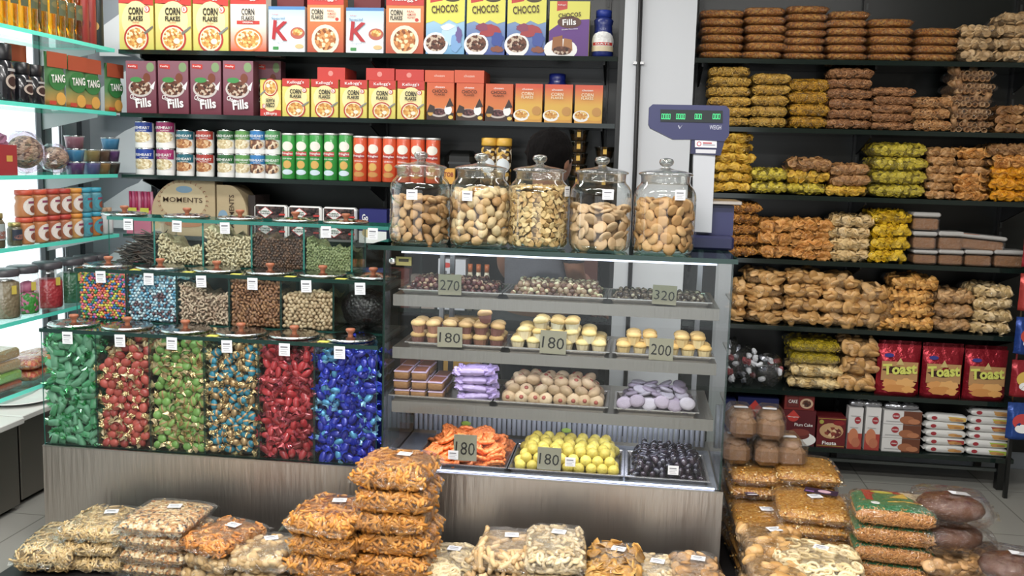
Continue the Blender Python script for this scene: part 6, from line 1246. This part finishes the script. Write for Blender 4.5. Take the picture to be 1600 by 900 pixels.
# ================================================================ bags on low pallets in front of and beside the counter
PZ = .11
def pallet(label, x0, x1, y0, y1, z=PZ):
    t = thing('pallet', label, 'pallet')
    obj('top_board', MB().box(x0, x1, y0, y1, z-.025, z, mat('1c1a1a', .5)), t)
    for x in (x0, (x0+x1)/2-.03, x1-.06): obj('runner', MB().box(x, x+.06, y0+.02, y1-.02, 0, z-.025, mat('1c1a1a', .5)), t)
pallet('low black pallet on the floor in front of the steel counter', -2.02, .30, 2.62, 3.17)
pallet('low black pallet on the floor right of the counter', .365, 1.42, 2.62, 3.72)
def stack(px, pyf, Yf, w, d, p, kind, label, rz=0, n=None, fins='y', kinds=None, lean=0, dens=1.0, base=PZ, strips=None, place='', stk=True, jit=.012):
    """bags lying flat on top of each other; px, pyf is the top front edge at depth Yf"""
    q = at(px, pyf, Yf); H = q.z-base
    if px > 1140: q.x = max(q.x, .385+w/2+abs(rz)*d/2)
    n = max(1, int(round(H/p))); p = H/n; kinds = kinds or [kind]*n; var = {}
    kinds = (kinds+[kinds[-1]]*n)[:n]        # listed from the top
    for i in range(n):                        # i counts from the top
        kk = kinds[i]; key = (kk, i == 0 and stk)
        if key not in var: var[key] = [bag_parts(kk, w, d, p*1.14, rnd.randrange(9999), fins, dens, FILM2, sticker_=(i == 0 and stk))]
        elif len(var[key]) < 2 and i > 1: var[key].append(bag_parts(kk, w, d, p*1.14, rnd.randrange(9999), fins, dens, FILM2))
        P, noun = rnd.choice(var[key]); z = base+(n-1-i)*p+.0005
        nm = '%s bag, %s from the top, stack %s' % (noun, ORD[i], label)
        t = make('snack_bag', nm, 'bag', P, (q.x+rnd.uniform(-jit, jit)+lean*(n-1-i)*.01, Yf+d/2+rnd.uniform(-.006, .01), z), rz+rnd.uniform(-.07, .07), 'bags in the stack '+label, sc=(1, 1, .98))
        for ch in t.children:
            if ch.name.startswith('price_sticker'): ch.location = (w*.05, d*.12, p*1.14*1.045); ch.rotation_euler = (0, 0, rnd.uniform(-.4, .4))
stack(50, 862, 2.76, .20, .27, .062, 'fingers', 'at the far left end', .2, kinds=['fingers', 'osev', 'fingers'])
stack(130, 828, 2.82, .215, .25, .048, 'fingers', 'second from the left', .05)
stack(232, 822, 2.80, .245, .26, .050, 'poha', 'third from the left', .0)
stack(332, 850, 2.78, .19, .24, .052, 'bcookies', 'fourth from the left', -.25, kinds=['ocurls', 'bcookies', 'bcookies'])
stack(398, 872, 2.76, .19, .22, .07, 'bcookies', 'fifth from the left', .1)
stack(500, 812, 2.76, .225, .25, .075, 'ofingers', 'left of the tall stack', -.12, lean=.3, kinds=['ofingers', 'ofingers', 'ofingers', 'curls'])
stack(612, 738, 2.80, .245, .25, .068, 'ofingers', 'that is the tallest', -.05, lean=-.2)
stack(700, 893, 2.84, .17, .24, .07, 'wrings', 'right of the tallest stack', .1)
stack(778, 872, 2.78, .19, .26, .065, 'bfingers', 'of thick finger biscuits', -.02)
stack(866, 870, 2.76, .19, .28, .065, 'pasta', 'of cream tube snacks', .02)
stack(955, 896, 2.78, .175, .25, .07, 'bchips2', 'of brown leaf chips', -.02)
stack(1028, 915, 2.80, .14, .25, .06, 'pasta', 'right of the leaf chips', -.02)
stack(1098, 912, 2.80, .16, .25, .06, 'rounds', 'at the counter corner', .1)
# right of the counter
stack(1180, 858, 2.92, .20, .24, .07, 'bigcookies', 'right of the counter corner', .1)
stack(1288, 890, 2.80, .26, .24, .055, 'wrings', 'at the front right', -.08)
stack(1175, 905, 2.70, .17, .2, .06, 'bigcookies', 'at the bottom edge', .1, stk=False)
def sevstack(px, pyf, Yf, w, d, p, label, rz=0, brand=True, **k): stack(px, pyf, Yf, w, d, p, 'sevbag', label, rz, **k)
sevstack(1184, 828, 3.10, .22, .30, .05, 'in the middle row, left', .05)
sevstack(1283, 806, 3.08, .25, .26, .052, 'in the middle row, right', -.06)
sevstack(1176, 744, 3.40, .22, .28, .05, 'in the back row, left', .03)
sevstack(1266, 742, 3.40, .24, .26, .05, 'in the back row, right', -.04, stk=False)
# printed labels on the sev bags
def toplabel(px, py, z, w, h, items, letters, rz, name, label):
    q = atz(px, py, z); mb = MB(); mb.box(-w/2, w/2, -.0005, .0005, -h/2, h/2, items[0])
    P = [('label', mb.mesh('label'))]
    t = make(name, label, 'label', [('label', mb.mesh('label')), ('lettering', art(MB(), items[1]+letters, w, h, -.0006, z0=-h/2).mesh('lettering'))], tuple(q), rot=(-math.pi/2, 0, rz))
PUR = mat('2c1c38', .4)
toplabel(1171, 768, at(1184, 828, 3.10).z+.018, .045, .085, [PUR, [('disc', .5, .75, .3, .12, mat('c9b24a', .5)), ('disc', .5, .4, .3, .14, mat('8a5aa0', .5)), ('rect', .1, .05, .9, .15, WH)]], [], .2, 'printed_label', 'narrow dark purple product label on the left golden sev bag')
toplabel(1283, 768, at(1283, 806, 3.08).z+.014, .11, .05, [PUR, [('disc', .6, .5, .2, .3, mat('c9a0b0', .5)), ('rect', .05, .1, .3, .3, mat('8a5aa0', .5))]], [], -.3, 'printed_label', 'wide dark purple product label on the right golden sev bag')
# sev bags printed green and red
gk = at(1408, 800, 2.96); n = 6; H = gk.z-PZ; p = H/n
GP = mat('1f7a4a', .3, coat=.4)
for i in range(n):
    w, d = .245, .21; seed = 50+i % 2; core, geos, mats, nn_, r, noun, kk = KIND['osev']
    mb = MB(); V, Fc = pillow(w*.94, d*.94, p*1.02, 14, 10, .03, seed); mb.add(V, Fc, core); scatter(mb, geos, mats, w*.97, d*.97, p*1.04, 420, r, seed, flat=.85, front=.7)
    gb = MB(); V, Fc = pillow(w*1.01, d*1.01, p*1.08, 16, 12, .0, seed, 5); half = len(Fc)
    gb.add(V, [f for f in Fc if all(V[k][2] > p*.54 for k in f) and all(V[k][1] > -d*.44 for k in f)], GP)
    P = [('contents', mb.mesh('contents')), ('printed_film', gb.mesh('printed_film')), ('clear_bag', film(w*1.02, d*1.03, p*1.1, seed, 'x', FILM2).mesh('clear_bag'))]
    t = make('sev_bag', 'green printed bag of orange noodle sev, %s from the top of its stack' % ORD[i], 'bag', P, (gk.x+rnd.uniform(-.008, .008), 2.96+d/2, PZ+(n-1-i)*p+.0005), -.12+rnd.uniform(-.03, .03), 'green printed sev bags', sc=(1, 1, .98))
    if i == 0:
        zt = p*1.13; A = [('poly', [(.08, .3), (.04, .95), (.62, .98), (.9, .35), (.5, .2)], mat('b02a22', .35)), ('poly', [(.62, .98), (.97, .96), (.98, .45), (.9, .35)], mat('d4c09a', .4)), ('disc', .2, .12, .07, .09, WH), ('poly', [(.45, .55), (.7, .9), (.74, .55)], mat('d8b030', .4)), ('disc', .36, .85, .18, .08, mat('c8c030', .4)), ('poly', [(.4, .2), (.66, .32), (.98, .2), (.96, .28), (.66, .38), (.4, .28)], mat('d8b030', .4))]
        o = obj('printed_picture', art(MB(), A, w*.8, d*.7, 0, z0=-d*.35), t, (0, .005, zt-.004), Euler((-math.pi/2, 0, 0)))
# brown cakes on the far right
P_, _n = None, None
def cakes(label, px, py, Y, w, d, h, rz):
    q = at(px, py, Y); s = MB().add(*ball(w*.46, d*.44, h*.5, 20, 12, lump=.03, seed=int(px)), mat('5a3216', .6, bump=.5, bscale=40, var=.1), (0, 0, h*.5))
    st_ = MB(); st_.add(*bevbox(.06, .03, .001, .0003), mat('d9dadd', .6), (w*.1, 0, h*1.06), Euler((0, .1, .3)), smooth=False)
    return make('cake_bag', label, 'bag', [('cake', s.mesh('cake')), ('clear_bag', film(w, d, h*1.05, int(px), 'x', FILM2).mesh('clear_bag')), ('price_sticker', st_.mesh('sticker'))], (q.x, Y+d/2, q.z-h), rz)
hb = .095
zb = PZ
qx = at(1500, 850, 3.0).x
stack(1500, 882, 2.93, .23, .22, .06, 'rounds', 'under the dark cakes', .0, stk=False)
z1_ = at(1500, 882, 2.93).z
def cake_at(label, x, Y, z, w, d, h, rz, seed):
    s = MB().add(*ball(w*.46, d*.44, h*.5, 20, 12, lump=.03, seed=seed), mat('5a3216', .6, bump=.5, bscale=40, var=.1), (0, 0, h*.5))
    st_ = MB(); st_.add(*bevbox(.06, .03, .001, .0003), mat('d9dadd', .6), (w*.1, 0, h*1.07), Euler((0, .1, .3)), smooth=False)
    return make('cake_bag', label, 'bag', [('cake', s.mesh('cake')), ('clear_bag', film(w, d, h*1.05, seed, 'x', FILM2).mesh('clear_bag')), ('price_sticker', st_.mesh('sticker'))], (x, Y, z+.0005), rz)
xq = at(1500, 840, 3.0).x; zt2 = z1_+.01
cake_at('clear bag with a dark brown cake, lower left of the far right pile', xq-.02, 3.04, zt2, .22, .2, .085, .1, 11)
cake_at('clear bag with a dark brown cake, topmost of the far right pile', xq-.02, 3.05, zt2+.09, .22, .2, .08, -.15, 12)
cake_at('clear bag with a dark brown cake, rightmost of the far right pile', xq+.13, 2.93, zt2-.05, .2, .2, .085, -.3, 13)
stack(1560, 905, 2.86, .12, .2, .06, 'rounds', 'at the far right bottom corner', .1, stk=False) if 0 else None
# cake loaves in plastic on the back row
z_b = at(1176, 744, 3.40).z+.012
lf = MB().add(*bevbox(.095, .17, .075, .018), mat('84603f', .65, bump=.5, bscale=45, var=.1), (0, 0, .04), smooth=False); lf.add(*ball(.045, .08, .028, 16, 10), mat('8f6a46', .65, bump=.5, bscale=45, var=.1), (0, 0, .075))
loaf = [('loaf', lf.mesh('loaf')), ('clear_wrap', MB().add(*bevbox(.105, .19, .10, .02), FILM2, (0, 0, .052), smooth=False).mesh('clear_wrap')), ('price_sticker', MB().box(-.03, .02, -.03, -.005, .1035, .1045, mat('d9dadd', .6)).mesh('st'))]
for i, (px, py, L, l) in enumerate([(1150, 742, 0, 'bottom left'), (1200, 744, 0, 'bottom middle'), (1238, 742, 0, 'bottom right'), (1160, 690, 1, 'top left'), (1207, 688, 1, 'top right')]):
    x = at(px, py, 3.45).x; make('loaf_cake', 'brown loaf cake in clear wrap, %s of the loaf pile' % l, 'cake', loaf, (x, 3.56-.02*L, z_b+L*.106), rnd.uniform(-.08, .08), rot=None)
# sweets packs on the sixth (lowest) glass shelf at the left
S5 = SH[5]
y = 3.83
for i, (c, l, h) in enumerate([('c2a36a', 'tan', .05), ('c9a878', 'light tan', .05), ('7fc24a', 'lime green', .05), ('a8503c', 'rust', .035)][::-1]):
    z = S5+sum([.035, .05, .05, .05][:i])
    make('sweet_pack', l+' packet in the stack on the sixth glass shelf', 'packet', [('packet', MB().add(*bevbox(.2, .17, h*.94, .01), mat(c, .4, bump=.2, bscale=40), (0, 0, h/2), smooth=False).mesh('packet')), ('clear_bag', MB().add(*bevbox(.206, .176, h*.98, .012), FILM, (0, 0, h/2), smooth=False).mesh('film'))], (-2.80, y+rnd.uniform(-.01, .01), z+.0005), rnd.uniform(-.05, .05))
for i, (yy, c, l) in enumerate([(4.05, 'd9562a', 'orange red'), (4.22, 'd98a2a', 'amber'), (3.62, 'b8345a', 'pink and white')]):
    P = [('contents', MB().add(*pillow(.2, .17, .05, 16, 12, .12, i, 4), speck([c, 'e8a050', c, 'c84428'], 60, bump=.5)).mesh('contents')), ('clear_bag', film(.2, .17, .055, i, 'y', FILM2).mesh('clear_bag'))]
    for L in range(2): make('sweets_bag', '%s bag of sweets on the sixth glass shelf, %s' % (l, ('lower', 'upper')[L]), 'bag', P, (-2.80, yy, S5+.0005+L*.052), rnd.uniform(-.2, .2))
